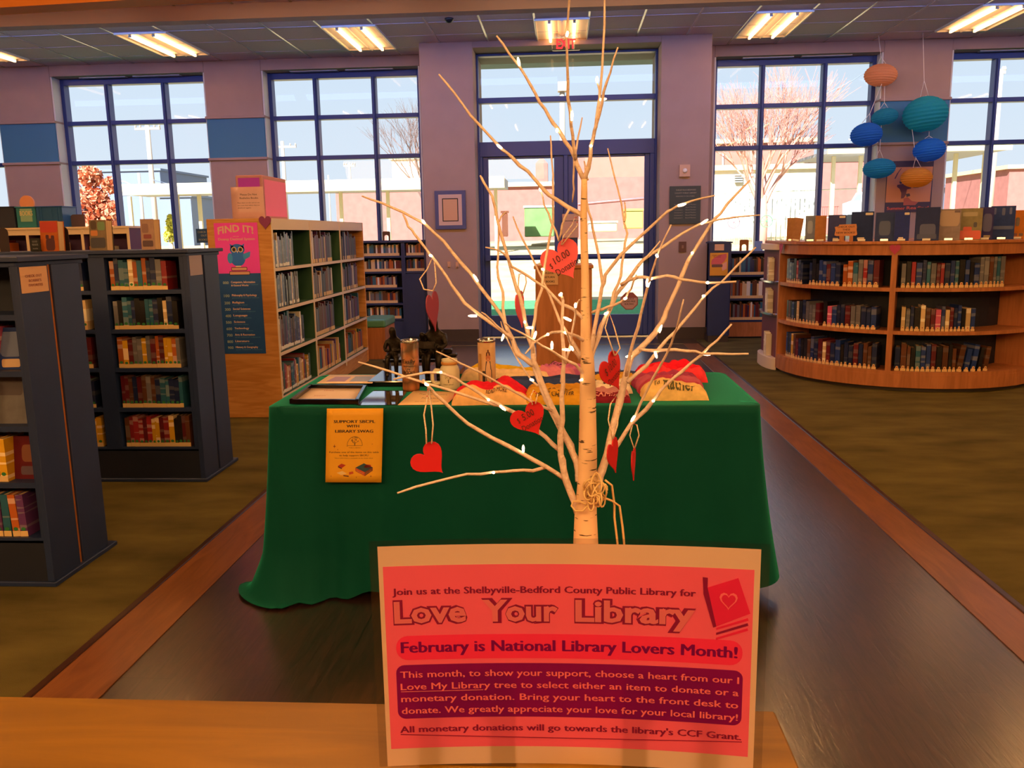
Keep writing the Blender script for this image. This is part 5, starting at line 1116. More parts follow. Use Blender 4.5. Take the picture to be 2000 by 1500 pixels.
heart_tag('red paper heart reading $ 5.00 Donation', 1036, 823, 72, 64, -.15, .55, -.03, [(1040,790),(1036,775),(1042,762),(1050,770),(1046,788)], [('$', -.30, -.24, .12, .16), ('5.00', -.14, .22, .12, .2), ('Donation', -.30, .34, -.16, .17)])
heart_tag('red paper heart reading $ 10.00, narrow and turned, right of the trunk', 1198, 730, 66, 80, .88, .55, -.03, [(1200,694),(1185,650),(1182,640),(1190,612),(1200,640),(1211,680),(1202,694)], [('$ 10.00', -.30, .25, .12, .2), ('Donation', -.34, .32, -.16, .18)])
heart_tag('pink paper heart reading $ 10.00, highest on the tree before the door', 1101, 512, 76, 74, .1, .55, .06, [(1096,478),(1100,462),(1118,438),(1124,420),(1128,440),(1112,460),(1098,478)], [('$', -.34, -.28, .02, .14), ('10.00', -.2, .24, .06, .18), ('Donation', -.30, .38, -.22, .17)], 'hpnk')
heart_tag('red paper heart seen edge-on just right of the lower trunk', 1200, 893, 56, 74, 1.15, .35, -.03, [(1196,858),(1188,820),(1192,790),(1205,770),(1208,800),(1206,830),(1198,856)])
heart_tag('dark red paper heart seen edge-on, furthest right on the tree', 1239, 908, 50, 66, 1.35, .1, .03, [(1238,875),(1230,850),(1236,826),(1244,830),(1248,850),(1240,874)])
heart_tag('dusky pink paper heart seen edge-on before the left door pane', 1018, 606, 46, 70, 1.28, .25, .05, [(1019,578),(1012,560),(1014,535),(1026,535),(1028,552),(1020,578)], None, 'hpnk')
heart_tag('dusky purple paper heart seen edge-on at left, under a ribbon bow', 848, 610, 56, 76, 1.30, .2, .06, [(846,568),(828,565),(820,545),(835,525),(846,500),(850,525),(852,552),(846,568)], None, 'hpur')
# ================================================================== WALL THINGS, NOTICES, LANTERNS, DISPLAYS
def flat(name, label, cat, x0, y0, x1, y1, Y, m, th=.004, group=None, part='sheet'):
    """upright rectangle between two picture points at depth Y"""
    a, c = PY(x0, y0, Y), PY(x1, y1, Y); o = empty(name, ((a.x+c.x)/2, Y, min(a.z, c.z)), label, cat, group)
    b = MB(); b.box(a.x, c.x, Y-th, Y, c.z, a.z); b.build(part, m, o)
    def fn(u, v, k=0): return V(a.x+(c.x-a.x)*u, Y-th-.0008-.0004*k, c.z+(a.z-c.z)*v)
    return o, fn
def letters(o, fn, items, m, nm='lettering', bold=.015, k=1):
    b = MB()
    for (t, u0, u1, v, c) in items: b.text(t, lambda u, v_: fn(u, v_, k), u0, u1, v, c, 0, bold)
    return b.build(nm, m, o)
TAN = mat('tan_paper', '#dcae88', .6); YEL = mat('amber_paper', '#e0a030', .6)
# framed certificate
o, fn = flat('framed_certificate', 'blue-framed certificate on the pier left of the door', 'picture frame', 849, 373, 911, 447, YB, mat('blue_picture_frame', '#3a4a86', .4), .03, part='frame_backing')
b = MB(); b.add([fn(u, v) for u, v in ((.12, .10), (.88, .10), (.88, .90), (.12, .90))], [(0, 1, 2, 3)]); b.build('mat_board', mat('cream_mat', '#d8bcb0', .7), o)
b = MB(); b.add([fn(u, v, 1) for u, v in ((.24, .20), (.76, .20), (.76, .80), (.24, .80))], [(0, 1, 2, 3)]); b.build('inner_border', M['ink'], o)
b = MB(); b.add([fn(u, v, 2) for u, v in ((.27, .225), (.73, .225), (.73, .775), (.27, .775))], [(0, 1, 2, 3)]); b.build('certificate', TAN, o)
o, fn = flat('wall_plaque', 'dark green dedication plaque on the pier right of the door', 'plaque', 1308, 364, 1367, 437, YB, mat('plaque_green', '#2c4048', .5), .02, part='plate')
letters(o, fn, [('SHELBYVILLE-BEDFORD', .2, .84, .88, .035), ('COUNTY PUBLIC LIBRARY', .16, .86, .80, .035), ('DEDICATED TO THE CITIZENS', .2, .8, .72, .025)]+[('Commissioner %d' % i, .15, .42, .50-.07*i, .03) for i in range(6)]+[('Board Member', .52, .86, .50-.07*i, .03) for i in range(6)], mat('plaque_letter', '#a8a8a0', .5), bold=0)
o, fn = flat('thermostat', 'cream thermostat on the pier above the plaque', 'thermostat', 1327, 322, 1347, 345, YB, mat('cream_plastic', '#d8b498', .5), .03, part='case')
b = MB(); p = fn(.5, .5); b.lathe([(0, 0), (.028, 0), (.028, .012), (.018, .02), (0, .02)], (0, 0, 0), 16); b.v = [V(p.x+v.x, p.y-v.z, p.z+v.y) for v in b.v]; b.build('dial', M['white'], o)
o, fn = flat('wall_switch', 'brown switch plate low on the pier right of the door', 'switch', 1326, 472, 1340, 492, YB, mat('brown_plate', '#5c3a34', .5), .012, part='plate')
b = MB(); p = fn(.5, .5); b.box(p.x-.012, p.x+.012, p.y-.012, p.y, p.z-.02, p.z+.02); b.build('toggle', mat('toggle_brown', '#8a6a5c', .5), o)
for (x, y, t) in ((877, 517, 'small pale wall hook under the certificate, the larger one'), (893, 518, 'small pale wall hook under the certificate, the right one')):
    p = PY(x, y, YB); b = MB(); b.box(p.x-.018, p.x+.018, YB-.012, YB, p.z-.03, p.z+.04); b.tube([(p.x, YB-.01, p.z-.01), (p.x, YB-.04, p.z-.03), (p.x, YB-.045, p.z)], .006, 6); tag(b.build('wall_hook', TAN, loc=p), t, 'hook', 'wall hooks under the certificate')
# door papers
o, fn = flat('door_notice', 'tan notice taped to the door mullion behind the pink heart', 'notice', 1098, 418, 1130, 464, YD-.07, TAN)
b = MB(); b.add([fn(u, v) for u, v in ((0, .70), (1, .70), (1, .72), (0, .72))], [(0, 1, 2, 3)]); b.build('printed_line', M['ink'], o)
o = empty('door_sticker', PY(1229, 604, YD-.005), 'octagonal red and white sticker low on the right door pane', 'sticker'); c = PY(1229, 588, YD-.006)
b = MB(); R = .125
oc = [(R*math.cos(PI/8+PI/4*i), R*math.sin(PI/8+PI/4*i)) for i in range(8)]
b.prism(oc, lambda u, v, w: c+V(u, -w, v), .002); b.build('octagon', mat('sticker_brown', '#a85a4c', .5), o)
b = MB(); b.add([c+V(u*.88, -.004, v*.88) for u, v in oc if v < .06] + [], [tuple(range(6))]); b.build('white_field', mat('sticker_pale', '#d8a890', .5), o)
letters(o, lambda u, v, k: c+V(u, -.005-.001, v), [('THIS IS A', -.06, .06, .02, .022), ('SMOKE-FREE', -.08, .08, -.015, .022), ('BUILDING', -.06, .06, -.05, .022)], M['ink'], bold=.01)
# book return pedestal
o = empty('wood_pedestal', (0, 6.15, 0), 'brown wooden book return pedestal standing between table and door', 'pedestal')
b = MB(); b.box(-.21, .19, 5.98, 6.36, .05, 1.13); b.build('body', M['oakdark'], o, bevel=.004)
b = MB(); b.box(-.22, .20, 5.965, 6.38, 1.13, 1.155); b.build('top_board', M['oakdark'], o, bevel=.004)
b = MB(); b.box(-.19, .17, 6.0, 6.34, 0, .05); b.build('base', M['base'], o)
o, fn = flat('pedestal_notice', 'tan RETURN BOOKS notice on the front of the wooden pedestal', 'notice', 1056, 527, 1090, 556, 5.975, TAN); letters(o, fn, [('PLEASE', .25, .75, .72, .12), ('RETURN', .2, .8, .45, .12), ('BOOKS', .3, .8, .15, .14)], M['ink'])
o = empty('leaflet', (-.1, 6.1, 1.155), 'white leaflet lying on top of the wooden pedestal', 'paper'); b = MB(); b.obox((-.19, 6.0, 1.156), (.2, 0, 0), (0, .25, 0), (0, 0, .012)); b.build('sheet', M['white'], o)
o = empty('leaflet', (.12, 6.1, 1.155), 'white leaflet standing at right edge of the wooden pedestal', 'paper'); b = MB(); b.obox((.11, 6.05, 1.156), (.05, .0, 0), (0, .04, 0), (0, 0, .022)); b.build('sheet', M['white'], o)
# owl poster on the oak end panel
PY_ = 6.268
o = empty('owl_poster', (-2.46, PY_, .50), 'pink and navy FIND IT poster with blue owl', 'poster')
X0, X1, Z0, Z1 = -2.632, -2.298, .505, 1.495
def pf(u, v, k=0): return V(X0+(X1-X0)*u, PY_-.002-.0004*k, Z0+(Z1-Z0)*v)
ZS = .62
b = MB(); b.patch(lambda u, v: pf(u, v), 0, 1, ZS, 1, 1, 1); b.build('pink_panel', M['pinkp'], o)
b = MB(); b.patch(lambda u, v: pf(u, v), 0, 1, 0, ZS, 1, 1); b.build('navy_panel', M['bluep'], o)
def arcfn(u, v): return pf(u, v + .018*(1-((u-.5)/.42)**2), 1)
LT = mat('poster_cream', '#f0c0b8', .6); b = MB(); b.text('FIND IT!', arcfn, .08, .90, .915, .052, 0, .03); b.build('title_lettering', LT, o)
b = MB(); b.text('with the', lambda u, v: pf(u, v, 1), .42, .56, .895, .008); b.text('Dewey Decimal System', lambda u, v: pf(u, v, 1), .08, .92, .870, .019, 0, .02); b.build('subtitle_lettering', LT, o)
b = MB()
def ell(cx, cy, rx, ry, mi, k, n=20): b.add([pf(cx+rx*math.cos(t), cy+ry*math.sin(t), k) for t in [2*PI*i/n for i in range(n)]], [tuple(range(n))], mi)
ell(.50, .735, .175, .062, 0, 1); ell(.50, .80, .17, .042, 0, 2); b.add([pf(.33, .845, 2), pf(.42, .825, 2), pf(.36, .80, 2)], [(0, 1, 2)], 0); b.add([pf(.67, .845, 2), pf(.58, .825, 2), pf(.64, .80, 2)], [(0, 1, 2)], 0)
ell(.32, .735, .06, .04, 1, 3); b.add([pf(.62, .765, 3), pf(.80, .785, 3), pf(.78, .745, 3), pf(.64, .72, 3)], [(0, 1, 2, 3)], 1)
for x in (.425, .575): ell(x, .80, .058, .021, 2, 4); ell(x, .80, .042, .016, 3, 5); ell(x, .80, .022, .009, 4, 6)
b.add([pf(.48, .79, 5), pf(.52, .79, 5), pf(.50, .772, 5)], [(0, 1, 2)], 2); b.add([pf(.44, .678, 4), pf(.56, .678, 4), pf(.56, .668, 4), pf(.44, .668, 4)], [(0, 1, 2, 3)], 2)
b.build('owl_picture', [mat('owl_blue', '#2474f4', .6), mat('owl_lightblue', '#3c9cff', .6), mat('owl_cream', '#f0dcc8', .6), mat('owl_brown', '#5a5048', .6), M['ink']], o)
b = MB()
for (u0, u1, v0, v1) in ((.33, .70, .640, .667), (.28, .76, .607, .636)):
    b.add([pf(u, v, 3) for u, v in rrect(u0, u1, v0, v1, .012, 3)], [tuple(range(16))], 1); b.add([pf(u, v, 4) for u, v in rrect(u0+.012, u1-.012, v0+.004, v1-.004, .008, 3)], [tuple(range(16))], 0)
b.build('printed_book_stack', [mat('printed_cream', '#e0b0a0', .6), M['ink']], o)
DW = [('000', 'Computers, Information', .54, .62), ('100', 'Philosophy & Psychology', .44, .64), ('200', 'Religion', .385, .30), ('300', 'Social Sciences', .335, .45), ('400', 'Language', .285, .36), ('500', 'Science', .235, .29), ('600', 'Technology', .185, .38), ('700', 'Arts & Recreation', .135, .52), ('800', 'Literature', .085, .36), ('900', 'History & Geography', .038, .58)]
b = MB(); b2 = MB(); b3 = MB()
for n_, t, v, w in DW:
    b.text(n_, lambda u, v_: pf(u, v_, 1), .11, .245, v, .020, 0, .03); b2.text(t, lambda u, v_: pf(u, v_, 1), .30, .30+w*.9, v+.006, .016, 0, .028); b3.text('and related subjects' if len(t) < 20 else 'general works and related', lambda u, v_: pf(u, v_, 1), .30, .30+min(w*1.15, .62), v-.010, .008)
b2.text('& General Works', lambda u, v_: pf(u, v_, 1), .30, .70, .522, .014, 0, .028)
b.build('number_lettering', mat('poster_pale_blue', '#a8b8b8', .6), o); b2.build('heading_lettering', mat('poster_salmon', '#ffd2c4', .6), o); b3.build('small_lettering', mat('poster_dim_blue', '#6aa0d0', .6), o)
# hearts
b = MB(); p = V(-2.235, 6.262, 1.49); b.prism(heart2d(.095, .10), lambda u, v, w: p+V(u, -w, v), .003); tag(b.build('paper_heart', mat('purple_paper', '#8a3478', .6), loc=p), 'purple paper heart at the top corner of the oak end panel', 'paper heart', 'paper hearts stuck on furniture')
def rim_heart(a, w, label):
    x, y = arc(a, CR+.024); t = math.radians(a+90); tx, ty = math.cos(t), math.sin(t); nx, ny = math.cos(math.radians(a)), math.sin(math.radians(a)); p = V(x, y, 1.195)
    b = MB(); b.prism(heart2d(w, w*1.05), lambda u, v, ww: p+V(tx*u+nx*ww, ty*u+ny*ww, v), .003); tag(b.build('paper_heart', M['hpink'], loc=p), label, 'paper heart', 'paper hearts stuck on furniture')
rim_heart(A1, .085, 'magenta paper heart above the divider of the curved bookcase'); rim_heart(A0+7, .10, 'magenta paper heart at the left corner of the curved bookcase')
# cardboard box with notice on the oak bookcase
o = empty('covered_box', (-2.38, 6.9, 1.525), 'pink and tan covered box on top of the oak bookcase', 'box')
b = MB(); q = [PY(459, 342, 6.40), PY(511, 336, 6.40), PY(553, 345, 7.0)]
xa, xb = q[0].x, q[1].x; zt = 1.525+.325; b.box(xa, xb, 6.40, 6.95, 1.526, zt); b.build('shell', mat('box_tan', '#c890a4', .7), o, bevel=.006)
b = MB(); b.add([(xb+.002, 6.43, 1.545), (xb+.002, 6.93, 1.545), (xb+.002, 6.93, zt-.03), (xb+.002, 6.43, zt-.03)], [(0, 1, 2, 3)]); b.build('pink_side', mat('box_pink', '#ff84d0', .6), o)
b = MB(); b.add([(xa+.02, 6.397, zt-.12), (xb-.02, 6.397, zt-.12), (xb-.02, 6.397, zt-.02), (xa+.02, 6.397, zt-.02)], [(0, 1, 2, 3)]); b.build('magenta_panel', mat('box_magenta', '#b838e8', .6), o)
o = empty('leaning_notice', (-2.47, 6.36, 1.525), 'cream Please Do Not Reshelve Books notice leaning on the covered box', 'notice')
def ln(u, v, k=0): return V(xa-.02+.25*u-.012*v, 6.345+.03*v-.001*k, 1.527+.235*v)
b = MB(); b.patch(lambda u, v: ln(u, v), 0, 1, 0, 1, 4, 4); b.build('sheet', mat('notice_paper', '#d8aeb8', .35), o, solid=.002)
letters(o, ln, [('Please Do Not', .28, .80, .73, .06), ('Reshelve Books.', .26, .84, .62, .06), ('Place them on the cart so we', .18, .86, .48, .035), ('can count them before they are', .18, .86, .40, .035), ('shelved again.', .18, .60, .32, .035)], M['ink'])
# notices on the dark cases (on the panels that face the aisle)
def PX(x, y, X):
    d = ray(x, y); return EYE + d*(X/d.x)
def side_notice(label, X, y0, y1, z0, z1, items, m=TAN):
    o = empty('case_notice', (X, (y0+y1)/2, z0), label, 'notice'); b = MB(); b.box(X+.0005, X+.002, y0, y1, z0, z1); b.build('sheet', m, o)
    fn = lambda u, v, k=0: V(X+.0026+.0003*k, y0+(y1-y0)*u, z0+(z1-z0)*v)
    if items: letters(o, fn, items, mat('faded_ink', '#8a4a40', .6))
    return o
side_notice('cream three-line notice taped to the near dark end panel', -2.075, 3.10, 3.27, 1.185, 1.285, [('CHECK OUT', .16, .78, .60, .10), ('BOBBIE\'S', .28, .74, .42, .10), ('FAVORITES', .26, .78, .24, .10)])
side_notice('small pale notice taped to the farther dark end panel', -2.075, 4.57, 4.73, 1.18, 1.29, None, mat('pale_notice', '#a89cb0', .6))
o, fn = flat('case_notice', 'small blank cream card on the dark end panel beside right pier', 'notice', 1396, 477, 1414, 489, 10.575, TAN)
o, fn = flat('amber_flyer', 'amber and pink flyer on the dark end panel beside right pier', 'flyer', 1387, 494, 1421, 538, 10.575, YEL)
b = MB()
def fl(P, mi, k): b.add([fn(u, v, k) for u, v in P], [tuple(range(len(P)))], mi)
fl([(.06, .50), (.62, .50), (.80, .62), (.92, .80), (.90, .96), (.60, .92), (.30, .82), (.10, .70)], 0, 1); fl([(.62, .48), (.94, .62), (.94, .30), (.70, .20)], 2, 1); fl(rrect(.10, .70, .37, .50, .04, 3), 1, 2)
b.build('printed_shapes', [mat('flyer_pink', '#d06068', .6), mat('flyer_brown', '#6a4a48', .6), mat('flyer_peach', '#e8a890', .6)], o)
letters(o, fn, [('FEBRUARY', .12, .66, .87, .045), ('Events', .2, .6, .80, .05)], mat('flyer_maroon', '#903040', .6), k=3)
# things on the dark case and white bookcase tops
BT = 1.325
def cam_rz(x, y): return -math.atan2(x, y)
def on_top(px, py, z, Y): p = PY(px, py, Y); return V(p.x, Y, z)
G = 'books displayed on the dark bookcase'
p = on_top(98, 490, BT, 4.72); faceout(p, -.12, .115, .172, .055, 'orange', 'orange sunset paperback with dark couple, on top of farther dark bookcase', G, [(.02, .98, .62, .97, '#b83c30'), (.30, .80, .02, .42, '#4a2430'), (.30, .48, .40, .54, '#4a2430'), (.60, .78, .38, .52, '#4a2430')], .06)
p = on_top(193, 490, BT, 4.72); faceout(p, -.1, .105, .172, .062, '#7a6a58', 'mottled brown and green paperback on top of farther dark bookcase', G, [(.1, .45, .70, .97, '#4a3a30'), (.50, .95, .66, .94, '#6a8a68'), (.08, .50, .48, .66, '#c07a48'), (.05, .95, .08, .42, '#3a3a48')], .06)
p = on_top(290, 488, BT, 4.72); faceout(p, -.15, .085, .172, .06, '#a88a80', 'mauve paperback standing before the leftmost window on dark bookcase', G, [(.1, .6, .55, .85, '#8a6a68'), (.1, .9, .1, .30, '#5a4650'), (.2, .8, .36, .50, '#8a4a50')], .04)
o = empty('small_black_sign', on_top(70, 490, BT, 4.70), 'small black card sign with pale lettering left of the orange book', 'sign'); p = o.location
b = MB(); b.box(p.x-.03, p.x+.03, p.y, p.y+.004, BT, BT+.075); b.box(p.x-.02, p.x+.02, p.y, p.y+.04, BT, BT+.004); b.build('card', M['black'], o)
letters(o, lambda u, v, k=0: V(p.x-.03+.06*u, p.y-.001, BT+.075*v), [('GOOD', .25, .75, .68, .14), ('READS', .22, .8, .45, .14), ('inside', .25, .75, .18, .10)], mat('card_grey', '#8a8a92', .6))
def slab_bookend(px, py, z, Y, w, h, label, m):
    p = on_top(px, py, z, Y); o = empty('metal_bookend', p, label, 'bookend', 'plain metal bookends on the shelf tops'); b = MB()
    b.prism(rrect(-w/2, w/2, -.02, h, .03, 4), lambda u, v, ww: p+V(u, ww, max(v, 0)), .003); b.build('plate', m, o)
    b = MB(); b.box(p.x-w/2, p.x+w/2, p.y-.07, p.y, z, z+.002); b.build('foot_plate', m, o)
BK = mat('dark_metal', '#352a30', .45, .4)
slab_bookend(128, 490, BT, 4.82, .055, .14, 'dark rounded bookend right of the orange sunset paperback', BK); slab_bookend(219, 490, BT, 4.82, .03, .13, 'dark rounded bookend right of the mottled paperback', BK); slab_bookend(10, 490, BT, 4.82, .06, .14, 'dark rounded bookend at the left edge on dark bookcase', BK)
slab_bookend(153, 440, 1.52, 8.36, .145, .125, 'grey rounded bookend on top of the white bookcase', mat('grey_metal', '#5c4c54', .5, .3))
def bin_(px0, px1, pyt, label, c, Y, card=None, ribs=False):
    a, q = PY(px0, pyt, Y), PY(px1, pyt, Y); zt = a.z; o = empty('storage_bin', ((a.x+q.x)/2, Y+.12, 1.52), label, 'bin', 'storage bins on the white bookcase'); m = mat('bin_'+c[1:], c, .35); t = .006
    b = MB(); b.box(a.x, q.x, Y, Y+t, 1.521, zt); b.box(a.x, q.x, Y+.25-t, Y+.25, 1.521, zt); b.box(a.x, a.x+t, Y, Y+.25, 1.521, zt); b.box(q.x-t, q.x, Y, Y+.25, 1.521, zt); b.box(a.x, q.x, Y, Y+.25, 1.521, 1.527); b.build('tub', m, o, bevel=.003)
    b = MB(); b.box(a.x-.008, q.x+.008, Y-.008, Y+.258, zt-.012, zt); b.box(a.x+.012, q.x-.012, Y+.01, Y+.24, zt-.014, zt+.001); b.build('rim', m, o, bevel=.003)
    if card: b = MB(); b.box(a.x+(q.x-a.x)*.22, q.x-(q.x-a.x)*.18, Y-.006, Y-.001, 1.53+(zt-1.53)*.25, zt-.02); cc = b.build('name_card', mat('card_'+card[1:], card, .5), o)
    if ribs:
        b = MB()
        for f in (.1, .2, .8, .9): x = a.x+(q.x-a.x)*f; b.box(x-.008, x+.008, Y-.006, Y, 1.525, zt-.01)
        b.box(a.x+(q.x-a.x)*.38, a.x+(q.x-a.x)*.62, Y-.005, Y, 1.56, zt-.03); b.build('ribs', m, o)
    return o
o = bin_(30, 68, 404, 'teal storage bin with pale card, middle of three bins', '#2a7a90', 8.22, '#88b8a8'); 
b = MB(); a = PY(38, 412, 8.212); q = PY(64, 421, 8.212); b.text('BOOKS', lambda u, v: V(a.x+(q.x-a.x)*u, 8.212, q.z+(a.z-q.z)*v), 0, 1, 0, 1, 0, .02); b.build('lettering', mat('card_letters', '#d8d0a8', .5), o)
bin_(69, 120, 403, 'blue ribbed storage bin, rightmost of three bins', '#1e5494', 8.22, None, True)
bin_(-22, 26, 404, 'dark storage bin at the left edge of the picture', '#28324a', 8.22)
p = PY(58, 397, 8.45); b = MB(); b.tube([(p.x, 8.40, p.z), (p.x, 8.42, p.z)], .076, 30, smooth=False); b.tube([(p.x, 8.41, p.z-.02), (p.x, 8.41, 1.52)], .012, 8); tag(b.build('round_disc_stand', mat('peach_disc', '#e8a078', .6), loc=(p.x, 8.41, 1.52)), 'peach round disc on a stand behind the teal bin', 'disc')
# low shelf tops
o, fn = flat('window_sign', 'dark teal card sign leaning before the leftmost window', 'sign', 383, 447, 408, 474, 11.0, mat('sign_teal', '#1c4450', .5), .01); letters(o, fn, [('CHECK', .15, .85, .70, .14), ('OUT', .4, .9, .45, .14), ('BOOKS', .2, .9, .15, .14)], mat('sign_olive', '#a8a060', .6))
p = PY(755, 469, 11.1); bookend(p.x, 11.1, 1.32, .105, .118, 'dark arch bookend on the low shelf under the second window', 'arch bookends on low shelves', mat('brown_metal', '#5a3c30', .45, .3), .004)
p = PY(1453, 490, 11.12); bookend(p.x, 11.12, 1.11, .115, .145, 'amber arch bookend on the low shelf right of the door', 'arch bookends on low shelves', mat('amber_metal', '#8a5220', .45, .3), .004)
p = PY(1481, 480, 11.15); b = MB(); b.box(p.x-.05, p.x+.05, 11.14, 11.17, 1.11, 1.235); b.obox((p.x-.05, 11.12, 1.11), (.1, 0, 0), (0, .02, .12), (0, .004, 0)); tag(b.build('blue_book_stand', mat('blue_cover', '#5a80b8', .4), loc=(p.x, 11.15, 1.11)), 'small blue book propped on the low shelf right of door', 'book stand')
# display on the curved bookcase
CT = 1.265
def at_px(px, r):
    best = None
    for i in range(2400):
        a = 178+i*.065; x, y = arc(a, r); v = V(x, y, CT)-EYE; sx = 1000+F_PX*v.dot(RT)/v.dot(FW)
        if best is None or abs(sx-px) < best[0]: best = (abs(sx-px), x, y, a)
    return best[1:]
GD = 'new books displayed on the curved bookcase'
def disp(px0, px1, pyt, c, label, art=(), t=.03, turn=0, lean=0, r=CR-.10, page=True, tilt=.10):
    x, y, a = at_px((px0+px1)/2, r); d = math.hypot(x, y); w = (px1-px0)/F_PX*d; h = max(.12, (470-pyt)/F_PX*d*1.0)
    rz = cam_rz(x, y)+turn
    o = faceout((x, y, CT+.001), rz, w/max(.6, math.cos(turn)), h, t, c, label, GD, art, tilt, lean=lean, page=page)
    b = MB(); b.box(-.03, .03, .0, .09, 0, .003); b.box(-.028, .028, .085, .088, 0, h*.6); b.box(-.03, .03, -.022, 0, 0, .003); b.box(-.03, .03, -.024, -.022, 0, .016)
    me = bpy.data.meshes.new('easel'); me.from_pydata(b.v, [], b.f); me.materials.append(M['steel'] if px0 % 2 else M['white']); q = bpy.data.objects.new('easel', me); COL.objects.link(q); q.parent = o; return o
W_ = '#d8ccc0'; ST = (.62, .95, .88, .96, W_); SB = (.3, .62, .05, .13, W_)
disp(1523, 1541, 428, '#a87c54', 'plain tan upright book at the left end of the new books', t=.02); disp(1546, 1561, 428, '#a87c58', 'plain tan book leaning right, second of the new books', t=.02, lean=.14)
disp(1573, 1591, 424, '#7a88a8', 'shiny grey-blue book third from left among new books', [(.2, .7, .3, .8, '#98a8c8')], .05); disp(1592, 1611, 424, '#b07848', 'thick tan book beside the shiny grey-blue one', t=.05)
disp(1618, 1648, 423, '#343c78', 'dark slate book behind the paddle sign', [ST, SB]); disp(1664, 1701, 418, '#1a2e66', 'large dark navy book right of the paddle sign', [ST, SB])
disp(1711, 1742, 420, '#283a70', 'dark book with faint leaf art left of the poster', [(.2, .8, .2, .7, '#304478')], .05); disp(1748, 1772, 419, '#1e3080', 'narrow navy book with two pale stickers under the poster', [ST, SB])
disp(1790, 1828, 413, '#223066', 'tallest dark book with a pale mountain shape', [(.2, .85, .12, .5, '#34427a'), (.1, .9, .05, .2, '#2c3c72')]); disp(1835, 1869, 417, '#8a8088', 'grey book with paler upper half', [(.05, .95, .45, .95, '#a8948c'), (.7, .95, .88, .95, '#5a4858')])
disp(1873, 1910, 417, '#8a8468', 'olive book with red hill picture', [(.02, .98, .02, .30, '#d85848'), (.25, .6, .28, .42, '#d05040'), (.66, .80, .40, .56, '#3a3848'), (.2, .8, .75, .88, '#a89c84')]); disp(1912, 1934, 416, '#2c2c70', 'narrow dark violet book between olive and navy ones', [(.3, .9, .25, .8, '#3a3c80'), (.4, .85, .06, .14, '#8a7c60')])
disp(1937, 1973, 415, '#20387c', 'navy book with three pale marks along its top', [(.1, .22, .75, .95, '#465494'), (.45, .58, .72, .94, '#40508c'), (.75, .85, .75, .95, '#465494'), (.1, .95, .30, .40, '#2c4484')]); disp(1976, 1996, 423, '#c87828', 'small orange picture book at the right end', [(.3, .6, .45, .75, '#5a4838'), (.1, .5, .1, .2, '#7a4038'), (.6, .9, .1, .2, '#6a4a38')])
x, y, a = at_px(1651, CR-.02); rz = cam_rz(x, y); d = math.hypot(x, y); o = empty('paddle_sign', (x, y, CT), 'tan wooden CHECK OUT THESE NEW BOOKS paddle sign on the curved bookcase', 'sign', None, rz); wd = 38/F_PX*d
b = MB(); pts = [(-.5*wd, .055), (-.46*wd, .10), (-.50*wd, .125), (-.34*wd, .132), (-.30*wd, .145), (.44*wd, .148), (.47*wd, .12), (.46*wd, .10), (.5*wd, .06), (.44*wd, .05), (-.40*wd, .048)]
n_ = len(pts); me = bpy.data.meshes.new('board'); me.from_pydata([(u, 0, v) for u, v in pts]+[(u, .008, v) for u, v in pts], [], [tuple(range(n_)), tuple(range(2*n_-1, n_-1, -1))]+[(i, n_+i, n_+(i+1) % n_, (i+1) % n_) for i in range(n_)]); me.materials.append(mat('paddle_tan', '#d89468', .6)); q = bpy.data.objects.new('board', me); COL.objects.link(q); q.parent = o
b = MB()
for t, u0, u1, v in (('CHECK OUT', -.38, .38, .118), ('THESE', -.15, .18, .094), ('NEW BOOKS!', -.42, .40, .068)): b.text(t, lambda u, v_: V(u*wd, -.001, v_), u0, u1, v, .016, 0, .02)
me = bpy.data.meshes.new('lettering'); me.from_pydata(b.v, [], b.f); me.materials.append(mat('paddle_ink', '#5a3030', .6)); q = bpy.data.objects.new('lettering', me); COL.objects.link(q); q.parent = o
b = MB(); b.box(-.05, -.01, .0, .008, 0, .05); b.box(-.06, .0, -.02, .03, 0, .008); b.box(.03, .06, .0, .006, .0, .05); me = bpy.data.meshes.new('foot'); me.from_pydata(b.v, [], b.f); me.materials.append(M['oakdark']); q = bpy.data.objects.new('foot', me); COL.objects.link(q); q.parent = o
b = MB(); x, y, a = at_px(1995, CR-.1); b.obox((x-.12, y-.05, CT+.001), (.4, .03, 0), (-.01, .2, 0), (0, 0, .016)); tag(b.build('flat_book', [M['white']], loc=(x, y, CT)), 'white book lying flat under the small orange book', 'book')
# poster on the right pillar
o, fn = flat('pillar_poster', 'tan poster of a leaping runner behind the yellow lantern', 'poster', 1733, 315, 1817, 414, YP-.001, mat('poster_navy', '#3c3a5c', .5), .004, part='backing')
b = MB(); b.add([fn(u, v) for u, v in ((.01, .20), (.97, .20), (.99, .88), (.02, .88))], [(0, 1, 2, 3)]); b.build('tan_field', mat('poster_tan', '#d89a78', .6), o)
b = MB()
def po(P, mi, k=2): b.add([fn(u, v, k+mi) for u, v in P], [tuple(range(len(P)))], mi)
po([(.20, .66), (.26, .78), (.32, .86), (.30, .86), (.22, .76), (.17, .66)], 0); po([(.24, .54), (.40, .56), (.50, .50), (.56, .52), (.54, .46), (.46, .45), (.44, .34), (.40, .28), (.34, .27), (.34, .38), (.30, .46), (.24, .50)], 0); po([(.28, .60), (.36, .62), (.40, .57), (.30, .56)], 1); po([(.44, .36), (.52, .37), (.54, .32), (.46, .30)], 1); po([(.40, .27), (.48, .30), (.58, .22), (.72, .20), (.66, .14), (.40, .14)], 2)
b.build('runner_picture', [mat('runner_plum', '#6a4a68', .6), mat('runner_slate', '#4a4c64', .6), mat('runner_rose', '#b86a68', .6)], o)
letters(o, fn, [('Summer', .05, .44, .055, .06), ('Reading!', .48, .95, .06, .06)], mat('poster_coral', '#e06858', .6), bold=.02)
